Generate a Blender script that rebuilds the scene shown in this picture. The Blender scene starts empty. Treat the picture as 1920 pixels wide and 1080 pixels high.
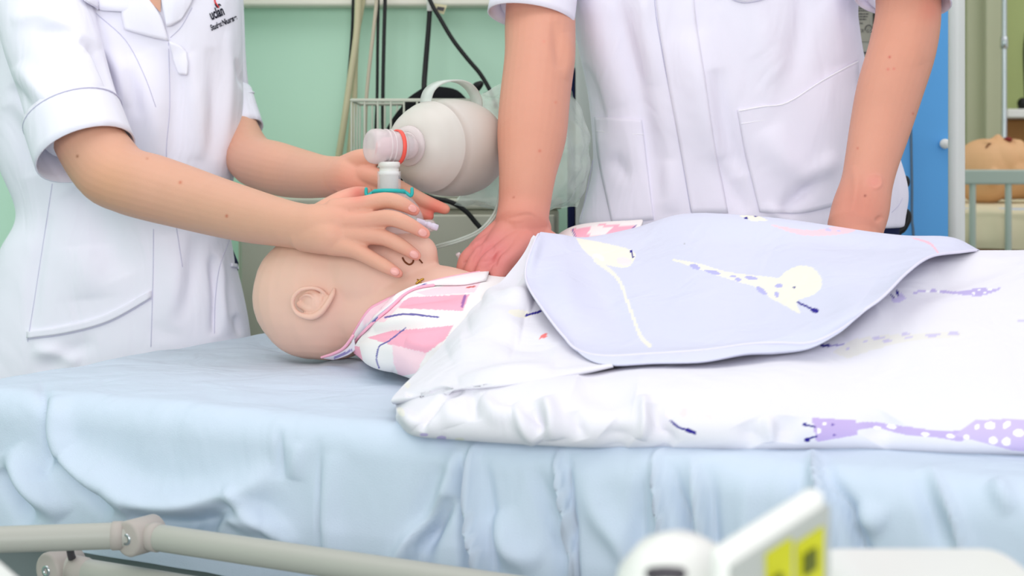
import bpy, bmesh, math, random
import numpy as np
from mathutils import Vector, Matrix, noise
from mathutils.bvhtree import BVHTree

random.seed(7)
SC = bpy.context.scene
COL = SC.collection

# ------------------------------------------------------------------ camera
F, CX, HY, CZ = 2700.0, 960.0, 326.0, 1.055      # focal length in px, principal point, eye height
cam_d = bpy.data.cameras.new('camera')
cam = bpy.data.objects.new('camera', cam_d); COL.objects.link(cam)
cam.location = (0, 0, CZ); cam.rotation_euler = (math.radians(90), 0, 0)
cam_d.sensor_width = 36.0; cam_d.lens = 36.0 * F / 1920.0
cam_d.shift_y = (HY - 540.0) / 1920.0
cam_d.clip_start = 0.05
cam_d.dof.use_dof = True; cam_d.dof.focus_distance = 1.88; cam_d.dof.aperture_fstop = 7.0
SC.camera = cam

# ------------------------------------------------------------------ light and exposure
w = bpy.data.worlds.new('world'); SC.world = w; w.use_nodes = True
bg = w.node_tree.nodes['Background']
bg.inputs[0].default_value = (0.965, 0.95, 1.0, 1); bg.inputs[1].default_value = 0.88
def area(name, loc, size, energy, color=(1, .985, .96), size_y=None, rot=(0, 0, 0)):
    d = bpy.data.lights.new(name, 'AREA'); d.energy = energy; d.color = color
    d.shape = 'RECTANGLE'; d.size = size; d.size_y = size_y or size
    o = bpy.data.objects.new(name, d); COL.objects.link(o); o.location = loc; o.rotation_euler = rot
    return o
area('front_fill_offscreen', (-.3, -1.60, 1.65), 2.95, 62, (1, .985, 1), size_y=1.46, rot=(math.radians(90), 0, 0))  # added fill behind the camera, brightens front-facing surfaces
area('ceiling_lamp_offscreen', (0.2, 2.0, 2.75), 1.2, 8, size_y=1.2)
area('ceiling_lamp_offscreen', (-1.5, 1.6, 2.75), 1.2, 8, size_y=1.2)
area('ceiling_lamp_offscreen', (2.2, 3.6, 2.75), 1.2, 8, size_y=1.2)
SC.view_settings.view_transform = 'Standard'; SC.view_settings.look = 'None'
SC.view_settings.gamma = 1.0; SC.view_settings.use_curve_mapping = False
SC.view_settings.exposure = 0.0

# ------------------------------------------------------------------ helpers
def at(px, py, Y):
    return Vector(((px - CX) / F * Y, Y, CZ - (py - HY) / F * Y))
def ats(L): return [at(*p[:3]) for p in L]
def pix(V):
    V = np.asarray(V, float)
    Y = np.maximum(V[:, 1], 1e-3)
    return np.stack([CX + F * V[:, 0] / Y, HY - F * (V[:, 2] - CZ) / Y], 1)
def lin(c):
    c = np.asarray(c, float) / 255.0
    return np.where(c <= .04045, c / 12.92, ((c + .055) / 1.055) ** 2.4)

MATS = {}
def mat(name, rgb, rough=.6, spec=.3, metal=0, sss=0, alpha=1, trans=0, var=0, vscale=8, bump=0, bscale=200,
        emit=0, sscale=.012, attr=False, stretch=None, ior=1.45, sheen=0, wr=None):
    if name in MATS: return MATS[name]
    m = bpy.data.materials.new(name); m.use_nodes = True
    nt = m.node_tree; b = nt.nodes['Principled BSDF']; L = nt.links
    c = tuple(lin(rgb)) + (1,)
    b.inputs['Base Color'].default_value = c
    b.inputs['Roughness'].default_value = rough
    b.inputs['Specular IOR Level'].default_value = spec
    b.inputs['Metallic'].default_value = metal
    b.inputs['IOR'].default_value = ior
    b.inputs['Alpha'].default_value = alpha
    b.inputs['Transmission Weight'].default_value = trans
    if sheen: b.inputs['Sheen Weight'].default_value = sheen
    if sss:
        b.inputs['Subsurface Weight'].default_value = sss
        b.inputs['Subsurface Radius'].default_value = (1, .35, .2) if sscale < .03 else (1, 1, 1)
        b.inputs['Subsurface Scale'].default_value = sscale
    tc = nt.nodes.new('ShaderNodeTexCoord')
    src = tc.outputs['Object']
    if stretch:
        mp = nt.nodes.new('ShaderNodeMapping'); mp.inputs['Scale'].default_value = stretch
        L.new(src, mp.inputs['Vector']); src = mp.outputs['Vector']
    colsock = None
    if attr:
        a = nt.nodes.new('ShaderNodeAttribute'); a.attribute_name = 'tint'; colsock = a.outputs['Color']
    if var:
        n = nt.nodes.new('ShaderNodeTexNoise'); n.inputs['Scale'].default_value = vscale; n.inputs['Detail'].default_value = 4
        L.new(src, n.inputs['Vector'])
        mr = nt.nodes.new('ShaderNodeMapRange'); mr.inputs['To Min'].default_value = 1 - var; mr.inputs['To Max'].default_value = 1 + var
        L.new(n.outputs['Fac'], mr.inputs['Value'])
        mx = nt.nodes.new('ShaderNodeVectorMath'); mx.operation = 'SCALE'
        if colsock: L.new(colsock, mx.inputs[0])
        else: mx.inputs[0].default_value = c[:3]
        L.new(mr.outputs[0], mx.inputs['Scale']); colsock = mx.outputs[0]
    if colsock: L.new(colsock, b.inputs['Base Color'])
    if bump:
        n = nt.nodes.new('ShaderNodeTexNoise'); n.inputs['Scale'].default_value = bscale; n.inputs['Detail'].default_value = 3
        L.new(src, n.inputs['Vector'])
        bp = nt.nodes.new('ShaderNodeBump'); bp.inputs['Strength'].default_value = bump; bp.inputs['Distance'].default_value = .002
        L.new(n.outputs['Fac'], bp.inputs['Height']); L.new(bp.outputs[0], b.inputs['Normal'])
        if wr:                                             # soft cloth wrinkles
            n2 = nt.nodes.new('ShaderNodeTexNoise'); n2.inputs['Scale'].default_value = wr[0]; n2.inputs['Detail'].default_value = 2; n2.inputs['Distortion'].default_value = 1.2
            mp2 = nt.nodes.new('ShaderNodeMapping'); mp2.inputs['Scale'].default_value = (1, 1, .45); mp2.inputs['Rotation'].default_value = (0, .35, 0)
            L.new(tc.outputs['Object'], mp2.inputs['Vector']); L.new(mp2.outputs['Vector'], n2.inputs['Vector'])
            b2 = nt.nodes.new('ShaderNodeBump'); b2.inputs['Strength'].default_value = wr[1]; b2.inputs['Distance'].default_value = .012
            L.new(n2.outputs['Fac'], b2.inputs['Height']); L.new(b2.outputs[0], bp.inputs['Normal'])
    if emit:
        b.inputs['Emission Color'].default_value = c; b.inputs['Emission Strength'].default_value = emit
    MATS[name] = m
    return m

def empty(name, loc, label, cat, group=None):
    o = bpy.data.objects.new(name, None); COL.objects.link(o); o.location = loc
    o.empty_display_size = .05
    o['label'] = label; o['category'] = cat
    if group: o['group'] = group
    return o
def tag(o, label, cat, group=None):
    o['label'] = label; o['category'] = cat
    if group: o['group'] = group
    return o
def struct(o): o['kind'] = 'structure'; return o
def root_loc(o):
    while o.parent: o = o.parent
    return o.location.copy()
def link(name, me, material, parent=None, smooth=True, label=None):
    o = bpy.data.objects.new(name, me); COL.objects.link(o)
    if material is not None:
        for mm in (material if isinstance(material, (list, tuple)) else [material]): me.materials.append(mm)
    if smooth: me.polygons.foreach_set('use_smooth', [True] * len(me.polygons))
    if parent is not None:
        o.parent = parent
        if parent.type == 'EMPTY' : o.matrix_parent_inverse = Matrix.Translation(-parent.location)
    if label: o['label'] = label
    return o
def mk(name, geo, material, parent=None, smooth=True, label=None):
    V, Fc = geo
    me = bpy.data.meshes.new(name)
    me.from_pydata([tuple(map(float, v)) for v in V], [], [tuple(int(i) for i in f) for f in Fc]); me.update()
    return link(name, me, material, parent, smooth, label)
def join(*geos):
    V, Fc, k = [], [], 0
    for v, f in geos:
        V += [tuple(x) for x in v]; Fc += [tuple(i + k for i in q) for q in f]; k += len(v)
    return V, Fc
def solid(o, t, offset=-1):
    m = o.modifiers.new('thickness', 'SOLIDIFY'); m.thickness = t; m.offset = offset; return o
def bevel(o, wd, seg=3):
    m = o.modifiers.new('bevel', 'BEVEL'); m.width = wd; m.segments = seg; m.limit_method = 'ANGLE'; return o

def catmull(P, n):
    """P (k,d) -> samples with n per segment"""
    P = np.asarray(P, float); k = len(P)
    if k == 1: return P
    if k == 2:
        t = np.linspace(0, 1, n + 1)[:, None]; return P[0] * (1 - t) + P[1] * t
    E = np.vstack([2 * P[0] - P[1], P, 2 * P[-1] - P[-2]])
    out = []
    for i in range(k - 1):
        p0, p1, p2, p3 = E[i], E[i + 1], E[i + 2], E[i + 3]
        t = np.linspace(0, 1, n, endpoint=False)[:, None]
        out.append(.5 * ((2 * p1) + (-p0 + p2) * t + (2 * p0 - 5 * p1 + 4 * p2 - p3) * t ** 2 + (-p0 + 3 * p1 - 3 * p2 + p3) * t ** 3))
    out.append(P[-1:])
    return np.vstack(out)

def tube(pts, rad, n=16, seg=6, cap=True, flat=None, ref=(0, 0, 1), closed=False):
    """swept tube; rad scalar or list; flat = (wide, thin) factors relative to ref direction"""
    P = np.array([tuple(p) for p in pts], float)
    R = np.full(len(P), rad, float) if np.isscalar(rad) else np.array(rad, float)
    A = np.column_stack([P, R])
    if closed: A = np.vstack([A, A[:1]])
    A = catmull(A, seg)
    if closed: A = A[:-1]
    P, R = A[:, :3], np.maximum(A[:, 3], 1e-5)
    m = len(P)
    if closed: T = np.roll(P, -1, 0) - np.roll(P, 1, 0)
    else: T = np.gradient(P, axis=0)
    T /= np.linalg.norm(T, axis=1)[:, None] + 1e-12
    up = np.array(ref, float); s = np.cross(T[0], up)
    if np.linalg.norm(s) < 1e-3: s = np.cross(T[0], [1, .1, 0])
    s /= np.linalg.norm(s)
    V, Fc = [], []
    ang = np.linspace(0, 2 * math.pi, n, endpoint=False)
    fa, fb = flat or (1, 1)
    def ring(c, r, s, b): return [c + r * (fa * math.cos(a) * s + fb * math.sin(a) * b) for a in ang]
    rings = []
    for i in range(m):
        s = s - T[i] * np.dot(s, T[i]); s /= np.linalg.norm(s) + 1e-12
        b = np.cross(T[i], s)
        if cap and not closed and i == 0:
            for q in (.35, .75): rings.append(ring(P[0] - T[0] * R[0] * min(fa, fb) * math.sqrt(1 - q * q), R[0] * q, s, b))
        rings.append(ring(P[i], R[i], s, b))
        if cap and not closed and i == m - 1:
            for q in (.75, .35): rings.append(ring(P[i] + T[i] * R[i] * min(fa, fb) * math.sqrt(1 - q * q), R[i] * q, s, b))
    return loft(rings, caps=cap and not closed, closed=closed)
def loft(rings, caps=True, closed=False):
    n = len(rings[0]); V = [tuple(p) for r in rings for p in r]; Fc = []
    k = len(rings)
    for i in range(k if closed else k - 1):
        a, b = i * n, ((i + 1) % k) * n
        for j in range(n):
            j2 = (j + 1) % n
            Fc.append((a + j, a + j2, b + j2, b + j))
    if caps:
        Fc.append(tuple(reversed(range(n)))); Fc.append(tuple((k - 1) * n + j for j in range(n)))
    return V, Fc
def lathe(prof, origin, axis, n=32, caps=False, ref=(0, 0, 1)):
    """prof = [(distance along axis, radius)]"""
    ax = np.array(axis, float); ax /= np.linalg.norm(ax)
    s = np.cross(ax, ref); s = s / np.linalg.norm(s) if np.linalg.norm(s) > 1e-3 else np.array([1., 0, 0])
    b = np.cross(ax, s); o = np.array(tuple(origin))
    ang = np.linspace(0, 2 * math.pi, n, endpoint=False)
    return loft([[o + ax * d + r * (math.cos(a) * s + math.sin(a) * b) for a in ang] for d, r in prof], caps)
def ellipsoid(c, r, R=None, nu=24, nv=16):
    c = np.array(tuple(c), float); V = []; Fc = []
    R = np.eye(3) if R is None else np.array(R)
    for i in range(1, nv):
        th = math.pi * i / nv
        for j in range(nu):
            ph = 2 * math.pi * j / nu
            V.append(tuple(c + R @ (np.array([math.sin(th) * math.cos(ph), math.sin(th) * math.sin(ph), math.cos(th)]) * r)))
    k = len(V); V.append(tuple(c + R @ (np.array([0, 0, 1.]) * r))); V.append(tuple(c - R @ (np.array([0, 0, 1.]) * r)))
    for i in range(nv - 2):
        for j in range(nu):
            a, b = i * nu + j, i * nu + (j + 1) % nu
            Fc.append((a, a + nu, b + nu, b))
    for j in range(nu):
        Fc.append((k, j, (j + 1) % nu)); q = (nv - 2) * nu
        Fc.append((k + 1, q + (j + 1) % nu, q + j))
    return V, Fc
def box(c, s, R=None):
    c = np.array(tuple(c), float); R = np.eye(3) if R is None else np.array(R)
    V = [tuple(c + R @ (np.array([x, y, z]) * np.array(s) / 2)) for x in (-1, 1) for y in (-1, 1) for z in (-1, 1)]
    return V, [(0, 1, 3, 2), (4, 6, 7, 5), (0, 4, 5, 1), (2, 3, 7, 6), (0, 2, 6, 4), (1, 5, 7, 3)]
def boxc(x0, x1, y0, y1, z0, z1): return box(((x0 + x1) / 2, (y0 + y1) / 2, (z0 + z1) / 2), (x1 - x0, y1 - y0, z1 - z0))

def mesh_arrays(me):
    V = np.empty(len(me.vertices) * 3); me.vertices.foreach_get('co', V); return V.reshape(-1, 3)
def normals(me):
    N = np.empty(len(me.vertices) * 3); me.vertex_normals.foreach_get('vector', N); return N.reshape(-1, 3)
def set_co(me, V): me.vertices.foreach_set('co', np.ascontiguousarray(V, dtype=np.float32).ravel()); me.update()

def fuse(geos, voxel, smooth=4, factor=.5):
    """one continuous skin over several overlapping volumes"""
    V, Fc = join(*geos)
    me = bpy.data.meshes.new('tmp'); me.from_pydata(V, [], Fc); me.update()
    bm = bmesh.new(); bm.from_mesh(me); bmesh.ops.recalc_face_normals(bm, faces=bm.faces); bm.to_mesh(me); bm.free()
    o = bpy.data.objects.new('tmp', me); COL.objects.link(o)
    r = o.modifiers.new('r', 'REMESH'); r.mode = 'VOXEL'; r.voxel_size = voxel; r.adaptivity = 0
    if smooth:
        s = o.modifiers.new('s', 'SMOOTH'); s.factor = factor; s.iterations = smooth
    dg = bpy.context.evaluated_depsgraph_get(); ev = o.evaluated_get(dg)
    out = bpy.data.meshes.new_from_object(ev)
    bpy.data.objects.remove(o); bpy.data.meshes.remove(me)
    return out
def mesh_geo(me):
    V = mesh_arrays(me); return [tuple(v) for v in V], [tuple(p.vertices) for p in me.polygons]

def patch(rows, nu, nv, world=False):
    """rows of control points (px,py,Y) -> smooth surface grid; nu, nv samples per span"""
    G = np.array([[tuple(p) if world else tuple(at(*p)) for p in r] for r in rows], float)
    A = np.stack([catmull(G[i], nu) for i in range(len(G))])            # rows x U x 3
    B = np.stack([catmull(A[:, j], nv) for j in range(A.shape[1])], 1)   # V x U x 3
    return B
def grid_geo(B):
    h, wd = B.shape[:2]; V = B.reshape(-1, 3)
    idx = np.arange(h * wd).reshape(h, wd)
    Fc = np.stack([idx[:-1, :-1], idx[:-1, 1:], idx[1:, 1:], idx[1:, :-1]], -1).reshape(-1, 4)
    n = np.cross(V[Fc[:, 1]] - V[Fc[:, 0]], V[Fc[:, 3]] - V[Fc[:, 0]]); c = V[Fc[:, 0]] - np.array([0, 0, CZ])
    if (n * c).sum() > 0: Fc = Fc[:, ::-1]
    return V, Fc

def seg_dist(Q, pts):
    """distance from 2-D points to a polyline, with parameter along it 0..1"""
    Q = np.asarray(Q); best = np.full(len(Q), 1e9); par = np.zeros(len(Q))
    pts = np.asarray(pts, float); L = np.r_[0, np.cumsum(np.linalg.norm(np.diff(pts, axis=0), axis=1))]
    for i in range(len(pts) - 1):
        a, b = pts[i], pts[i + 1]; d = b - a; l2 = max(d @ d, 1e-9)
        t = np.clip(((Q - a) @ d) / l2, 0, 1)
        r = np.linalg.norm(Q - (a + t[:, None] * d), axis=1)
        m = r < best; best[m] = r[m]; par[m] = (L[i] + t[m] * (L[i + 1] - L[i])) / L[-1]
    return best, par
def in_poly(Q, poly):
    x, y = Q[:, 0], Q[:, 1]; c = np.zeros(len(Q), bool); n = len(poly); j = n - 1
    for i in range(n):
        xi, yi = poly[i]; xj, yj = poly[j]
        c ^= ((yi > y) != (yj > y)) & (x < (xj - xi) * (y - yi) / ((yj - yi) or 1e-9) + xi); j = i
    return c
def folds(me, flist, front_only=True):
    """raise / sink cloth along creases. flist: (pixel polyline, width px, amplitude m[, asym])"""
    V = mesh_arrays(me); N = normals(me); Q = pix(V)
    view = V - np.array([0, 0, CZ]); view /= np.linalg.norm(view, axis=1)[:, None]
    facing = -(view * N).sum(1)
    wt = np.clip(facing * 4 + .3, 0, 1) if front_only else np.ones(len(V))
    D = np.zeros(len(V))
    for f in flist:
        pl, wd, amp = f[:3]; pl = catmull(pl, 6)
        lo, hi = pl.min(0) - 4 * wd, pl.max(0) + 4 * wd
        s = ((Q >= lo) & (Q <= hi)).all(1)
        if not s.any(): continue
        d, t = seg_dist(Q[s], pl)
        taper = np.sin(math.pi * np.clip(t, 0, 1)) ** .7 if len(f) < 5 else np.clip((1 - t) * 5, 0, 1)
        if len(f) > 3:                                   # sharp crease: steep on one side
            D[s] += amp * np.exp(-d / wd) * taper
        else:
            D[s] += amp * np.exp(-(d / wd) ** 2) * taper
    set_co(me, V + N * (D * wt)[:, None])
def rumple(me, amp, scale, seed=0, aniso=(1, 1, 1)):
    V = mesh_arrays(me); N = normals(me)
    d = np.array([noise.noise(Vector((v[0] * scale * aniso[0] + seed, v[1] * scale * aniso[1], v[2] * scale * aniso[2]))) for v in V])
    set_co(me, V + N * (d * amp)[:, None])
def paint(me, base, layers):
    V = mesh_arrays(me); Q = pix(V); n = len(V)
    C = np.tile(lin(base), (n, 1)) if np.ndim(base) == 1 else np.array(base, float)
    for L in layers:
        k = L[0]; rgb = lin(L[-1])
        if k == 'poly': m = in_poly(Q, catmull(L[1] + L[1][:1], 4) if len(L) > 3 else L[1])
        elif k == 'line':
            d, t = seg_dist(Q, catmull(L[1], 6)); wv = np.array(L[2], float) if np.ndim(L[2]) else np.array([L[2], L[2]], float)
            m = d < np.interp(t, np.linspace(0, 1, len(wv)), wv)
        elif k == 'ell':
            cx, cy, rx, ry, an = L[1]; a = math.radians(an); X, Yy = Q[:, 0] - cx, Q[:, 1] - cy
            m = ((X * math.cos(a) + Yy * math.sin(a)) / rx) ** 2 + ((-X * math.sin(a) + Yy * math.cos(a)) / ry) ** 2 < 1
        C[m] = rgb
    set_tint(me, C)
def set_tint(me, C):
    A = me.color_attributes.new('tint', 'FLOAT_COLOR', 'POINT')
    A.data.foreach_set('color', np.column_stack([C, np.ones(len(C))]).astype(np.float32).ravel())

def bvh(*objs):
    V, Fc = [], []; k = 0
    for o in objs:
        me = o if isinstance(o, bpy.types.Mesh) else o.data
        V += [v.co.copy() for v in me.vertices]; Fc += [tuple(i + k for i in p.vertices) for p in me.polygons]; k = len(V)
    return BVHTree.FromPolygons(V, Fc)
EYE = Vector((0, 0, CZ))
def cast(B, px, py, off=0., fallback=2.):
    d = (at(px, py, 1) - EYE).normalized()
    h, n, i, r = B.ray_cast(EYE, d)
    if h is None: return at(px, py, fallback), -d
    if n.dot(d) > 0: n = -n
    return h + n * off, n
def seam(name, B, pts, material, parent, r=.0008, off=.0002, n=8, step=5):
    P = catmull(pts, max(2, step)); P3 = []; last = 2.
    for p in P:
        h, nn = cast(B, p[0], p[1], off, last); last = h.y; P3.append(h)
    return mk(name, tube(P3, r, n=6, seg=1), material, parent)
def panel(name, B, quad, material, parent, off=.003, nu=20, nv=20, t=.003, bulge=0):
    """cloth panel lying on another surface; quad = 4 pixel corners, or rows of pixel points"""
    rows = quad if isinstance(quad[0][0], (tuple, list)) else [[quad[0], quad[1]], [quad[3], quad[2]]]
    G = np.array(rows, float)
    A = np.stack([catmull(G[i], max(1, nu // max(1, G.shape[1] - 1))) for i in range(len(G))])
    Gp = np.stack([catmull(A[:, j], max(1, nv // max(1, len(G) - 1))) for j in range(A.shape[1])], 1)
    out = np.zeros(Gp.shape[:2] + (3,)); last = 2.
    h, wd = Gp.shape[:2]
    for i in range(h):
        for j in range(wd):
            p, nn = cast(B, Gp[i, j, 0], Gp[i, j, 1], off + bulge * math.sin(math.pi * i / (h - 1)) * math.sin(math.pi * j / (wd - 1)), last)
            last = p.y; out[i, j] = p
    o = mk(name, grid_geo(out), material, parent)
    solid(o, t, 0); return o
def text_mesh(body, size, bold=0):
    c = bpy.data.curves.new('t', 'FONT'); c.body = body; c.size = size; c.offset = bold
    o = bpy.data.objects.new('t', c); COL.objects.link(o)
    dg = bpy.context.evaluated_depsgraph_get(); me = bpy.data.meshes.new_from_object(o.evaluated_get(dg))
    bpy.data.objects.remove(o)
    return me
def print_text(name, body, B, org, xdir, ydir, size, material, parent, off=.0012, bend=None, bold=0):
    me = text_mesh(body, 1.0, bold); V = mesh_arrays(me); out = []; last = 2.
    for v in V:
        x = v[0] if bend is None else bend(v[0])
        px = org[0] + size * (x * xdir[0] + v[1] * ydir[0]); py = org[1] + size * (x * xdir[1] + v[1] * ydir[1])
        h, n = cast(B, px, py, off, last); last = h.y; out.append(h)
    set_co(me, np.array([tuple(p) for p in out]))
    return link(name, me, material, parent, smooth=False)

# ------------------------------------------------------------------ materials
M_wall = mat('wall_green', (190, 226, 204), .7, .2, var=.03, vscale=3, bump=.1, bscale=60)
M_wall2 = mat('wall_olive', (168, 180, 122), .7, .2, var=.03, vscale=3)
M_floor = mat('floor_vinyl', (150, 155, 158), .45, .4, var=.05, vscale=14)
M_white = mat('white_plastic', (232, 232, 228), .35, .4, var=.02)
M_trunk = mat('trunking', (222, 220, 206), .4, .4, var=.02)
M_sheet = mat('sheet_cotton', (203, 216, 232), .85, .1, var=.03, vscale=5, bump=.25, bscale=900, wr=(11, .55))
M_duvet = mat('duvet_cotton', (246, 245, 248), .85, .1, attr=True, bump=.15, bscale=900, wr=(14, .3))
M_tunic = mat('tunic_polycotton', (240, 239, 251), .8, .12, var=.012, vscale=6, bump=.12, bscale=1100, wr=(14, .45))
M_tunic2 = mat('tunic_fine_cotton', (240, 236, 250), .8, .12, var=.012, vscale=6, bump=.12, bscale=1100, wr=(14, .45))
M_stitch = mat('stitching', (204, 202, 224), .8, .1, var=.02)
M_navy = mat('navy_cloth', (32, 38, 72), .85, .1, var=.1, vscale=30)
M_skin = mat('skin', (232, 182, 155), .5, .3, sss=.12, attr=True, var=.03, vscale=40, bump=.12, bscale=500)
M_nail = mat('nail', (230, 166, 158), .25, .5, sss=.1, var=.02)
M_hair = mat('hair', (70, 48, 34), .6, .3, var=.2, vscale=60, stretch=(8, 8, 1))
M_mani = mat('manikin_vinyl', (228, 188, 165), .5, .3, sss=.1, attr=True, var=.015, vscale=10, bump=.04, bscale=120)
M_mani2 = mat('manikin_vinyl_tan', (226, 176, 128), .5, .3, attr=True, var=.02, vscale=10)
M_gown = mat('gown_cotton', (238, 232, 232), .85, .1, attr=True, bump=.2, bscale=900)
M_pink = mat('pink_piping', (246, 178, 200), .8, .1, var=.03)
M_rail = mat('rail_enamel', (176, 176, 168), .4, .4, var=.02)
M_railcap = mat('rail_cap', (178, 170, 164), .5, .3, var=.02)
M_steel = mat('steel', (190, 196, 200), .25, .5, metal=1, var=.05)
M_dark = mat('dark_metal', (70, 66, 72), .5, .4, var=.05)
M_frame = mat('frame_grey', (120, 128, 130), .5, .3, var=.04)
M_black = mat('black_rubber', (22, 22, 24), .5, .4, var=.1)
M_blackcloth = mat('black_cloth', (26, 26, 29), .9, .1, var=.15, vscale=40)
M_tan = mat('tan_cable', (196, 189, 156), .5, .3, var=.04)
M_beige = mat('beige_cable', (190, 180, 160), .5, .3, var=.04)
M_cab = mat('locker_grey', (200, 200, 182), .55, .3, var=.03)
M_blue = mat('blue_laminate', (96, 172, 236), .4, .4, var=.02)
M_wire = mat('wire_enamel', (196, 200, 184), .4, .4, var=.03)
M_bag = mat('silicone', (216, 210, 203), .35, .4, sss=.8, sscale=.05, alpha=.90, var=.012)
M_clear = mat('clear_plastic', (236, 238, 242), .12, .6, alpha=.3, var=.01)
M_clear2 = mat('frosted_plastic', (240, 226, 228), .2, .5, alpha=.6, var=.01)
M_film = mat('plastic_film', (214, 226, 216), .2, .7, alpha=.5, var=.05, bump=.6, bscale=60)
M_red = mat('red_ring', (240, 92, 80), .4, .4, var=.03)
M_teal = mat('teal_plastic', (40, 178, 176), .4, .4, var=.03)
M_cream = mat('cream_paint', (186, 188, 158), .5, .3, var=.03)
M_wood = mat('wood', (166, 118, 66), .5, .3, var=.2, vscale=6, stretch=(12, 12, 1))
M_cot = mat('cot_enamel', (170, 182, 172), .45, .4, var=.03)
M_creamsheet = mat('cream_sheet', (226, 216, 184), .85, .1, var=.05)
M_whitesheet = mat('grey_white_sheet', (200, 206, 212), .85, .1, var=.08, vscale=10)
M_ink = mat('ink', (20, 20, 40), .7, .2, var=.02)
M_inkred = mat('ink_red', (226, 80, 84), .7, .2, var=.02)
M_lcd = mat('lcd_yellow', (196, 196, 30), .3, .5, var=.1, vscale=60)
M_lcdd = mat('lcd_dark', (90, 98, 24), .3, .5, var=.05)
M_bezel = mat('grey_bezel', (176, 180, 176), .45, .4, var=.03)
M_label = mat('grey_label', (172, 166, 152), .5, .3, var=.03)
M_green = mat('dark_green', (30, 82, 48), .5, .3, var=.05)
M_gold = mat('brass', (190, 150, 60), .35, .5, metal=.8, var=.05)
M_hole = mat('dark_brown', (110, 60, 34), .6, .2, var=.1)
M_mouth = mat('mouth_red', (130, 38, 36), .5, .3, var=.1)

# ================================================================== THE SETTING
WY = 3.0                                               # the green wall behind the bed
struct(mk('floor', boxc(-3, 4.5, -1.72, 5.4, -.05, 0), M_floor, smooth=False))
struct(mk('wall_back', boxc(-3, .93, WY, WY + .12, 0, 2.8), M_wall, smooth=False))
wf = struct(mk('wall_front', join(boxc(-3, -1.85, -1.72, -1.6, 0, 2.8), boxc(1.25, 4.5, -1.72, -1.6, 0, 2.8), boxc(-1.85, 1.25, -1.72, -1.6, 0, .85), boxc(-1.85, 1.25, -1.72, -1.6, 2.45, 2.8)), M_wall, smooth=False))
wn = struct(mk('window_added', join(boxc(-1.85, -1.79, -1.70, -1.62, .85, 2.45), boxc(1.19, 1.25, -1.70, -1.62, .85, 2.45), boxc(-1.79, 1.19, -1.70, -1.62, .85, .91), boxc(-1.79, 1.19, -1.70, -1.62, 2.39, 2.45), boxc(-.33, -.27, -1.70, -1.62, .91, 2.39)), M_white, smooth=False))  # unseen window frame, added to carry the front fill light
struct(mk('wall_far', boxc(.6, 4.5, 5.0, 5.12, 0, 2.8), M_wall2, smooth=False))
struct(mk('wall_left', boxc(-3.1, -3, -1.72, WY + .12, 0, 2.8), M_wall, smooth=False))
zt = at(0, 12, WY - .04).z
o = struct(mk('trim_1', join(boxc(-3, .5, WY - .05, WY, zt, zt + .10)), M_trunk, smooth=False)); bevel(o, .006)
# far bay: door frame, ledge and timber panel on the far wall
def zat(py, Y): return at(0, py, Y).z
def xat(px, Y): return at(px, 0, Y).x
o = struct(mk('trim_2', join(boxc(xat(1806, 4.9), xat(1838, 4.9), 4.86, 5.0, 0, 2.5), boxc(xat(1838, 4.88), xat(1867, 4.88), 4.82, 5.0, 0, 2.5)), M_cream, smooth=False)); bevel(o, .004)
o = struct(mk('trim_3', boxc(xat(1867, 4.95), 4.4, 4.84, 5.0, zat(221, 4.84), zat(204, 4.84)), M_white, smooth=False)); bevel(o, .006)
panr = struct(mk('trim_4', boxc(xat(1867, 4.95), 4.4, 4.985, 5.0, .5, zat(221, 4.84)), M_wood, smooth=False))
x = xat(1867, 4.95)
for i in range(8):
    b = mk('plank', boxc(x + .004, x + .296, 4.955, 4.986, .5, zat(221, 4.84) - .002), M_wood, panr, smooth=False); bevel(b, .004, 2); x += .3

# ================================================================== BED
YAW = math.radians(27)
U = Vector((math.cos(YAW), -math.sin(YAW), 0)); Nn = Vector((math.sin(YAW), math.cos(YAW), 0))
C0 = Vector((-.708, 1.746, 0)); BW, BL, MT = .80, 1.95, .80
def bed(p, q, z): return C0 + U * p + Nn * q + Vector((0, 0, z))
BR = np.array([[U.x, Nn.x, 0], [U.y, Nn.y, 0], [0, 0, 1]])
bedr = empty('hospital_bed', tuple(bed(BL / 2, BW / 2, 0)), 'grey-framed hospital bed with tubular side rail under the patient manikin', 'bed')
def bbox(p0, p1, q0, q1, z0, z1): return box(bed((p0 + p1) / 2, (q0 + q1) / 2, (z0 + z1) / 2), (p1 - p0, q1 - q0, z1 - z0), BR)
o = mk('mattress', bbox(.03, BL, .03, BW - .03, .665, MT - .022), M_frame, bedr, smooth=False); bevel(o, .03, 4)
o = mk('frame', bbox(.045, BL + .03, .045, BW - .045, .52, .66), M_frame, bedr, smooth=False); bevel(o, .01)
for p in (.12, BL - .12):
    for q in (.08, BW - .08):
        g = join(tube([bed(p, q, .53), bed(p, q, .1)], .022, 14, 2), lathe([(-.016, .045), (-.014, .05), (.014, .05), (.016, .045)], bed(p, q, .05), tuple(U), 20, True))
        mk('leg', g, M_rail, bedr)
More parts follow.
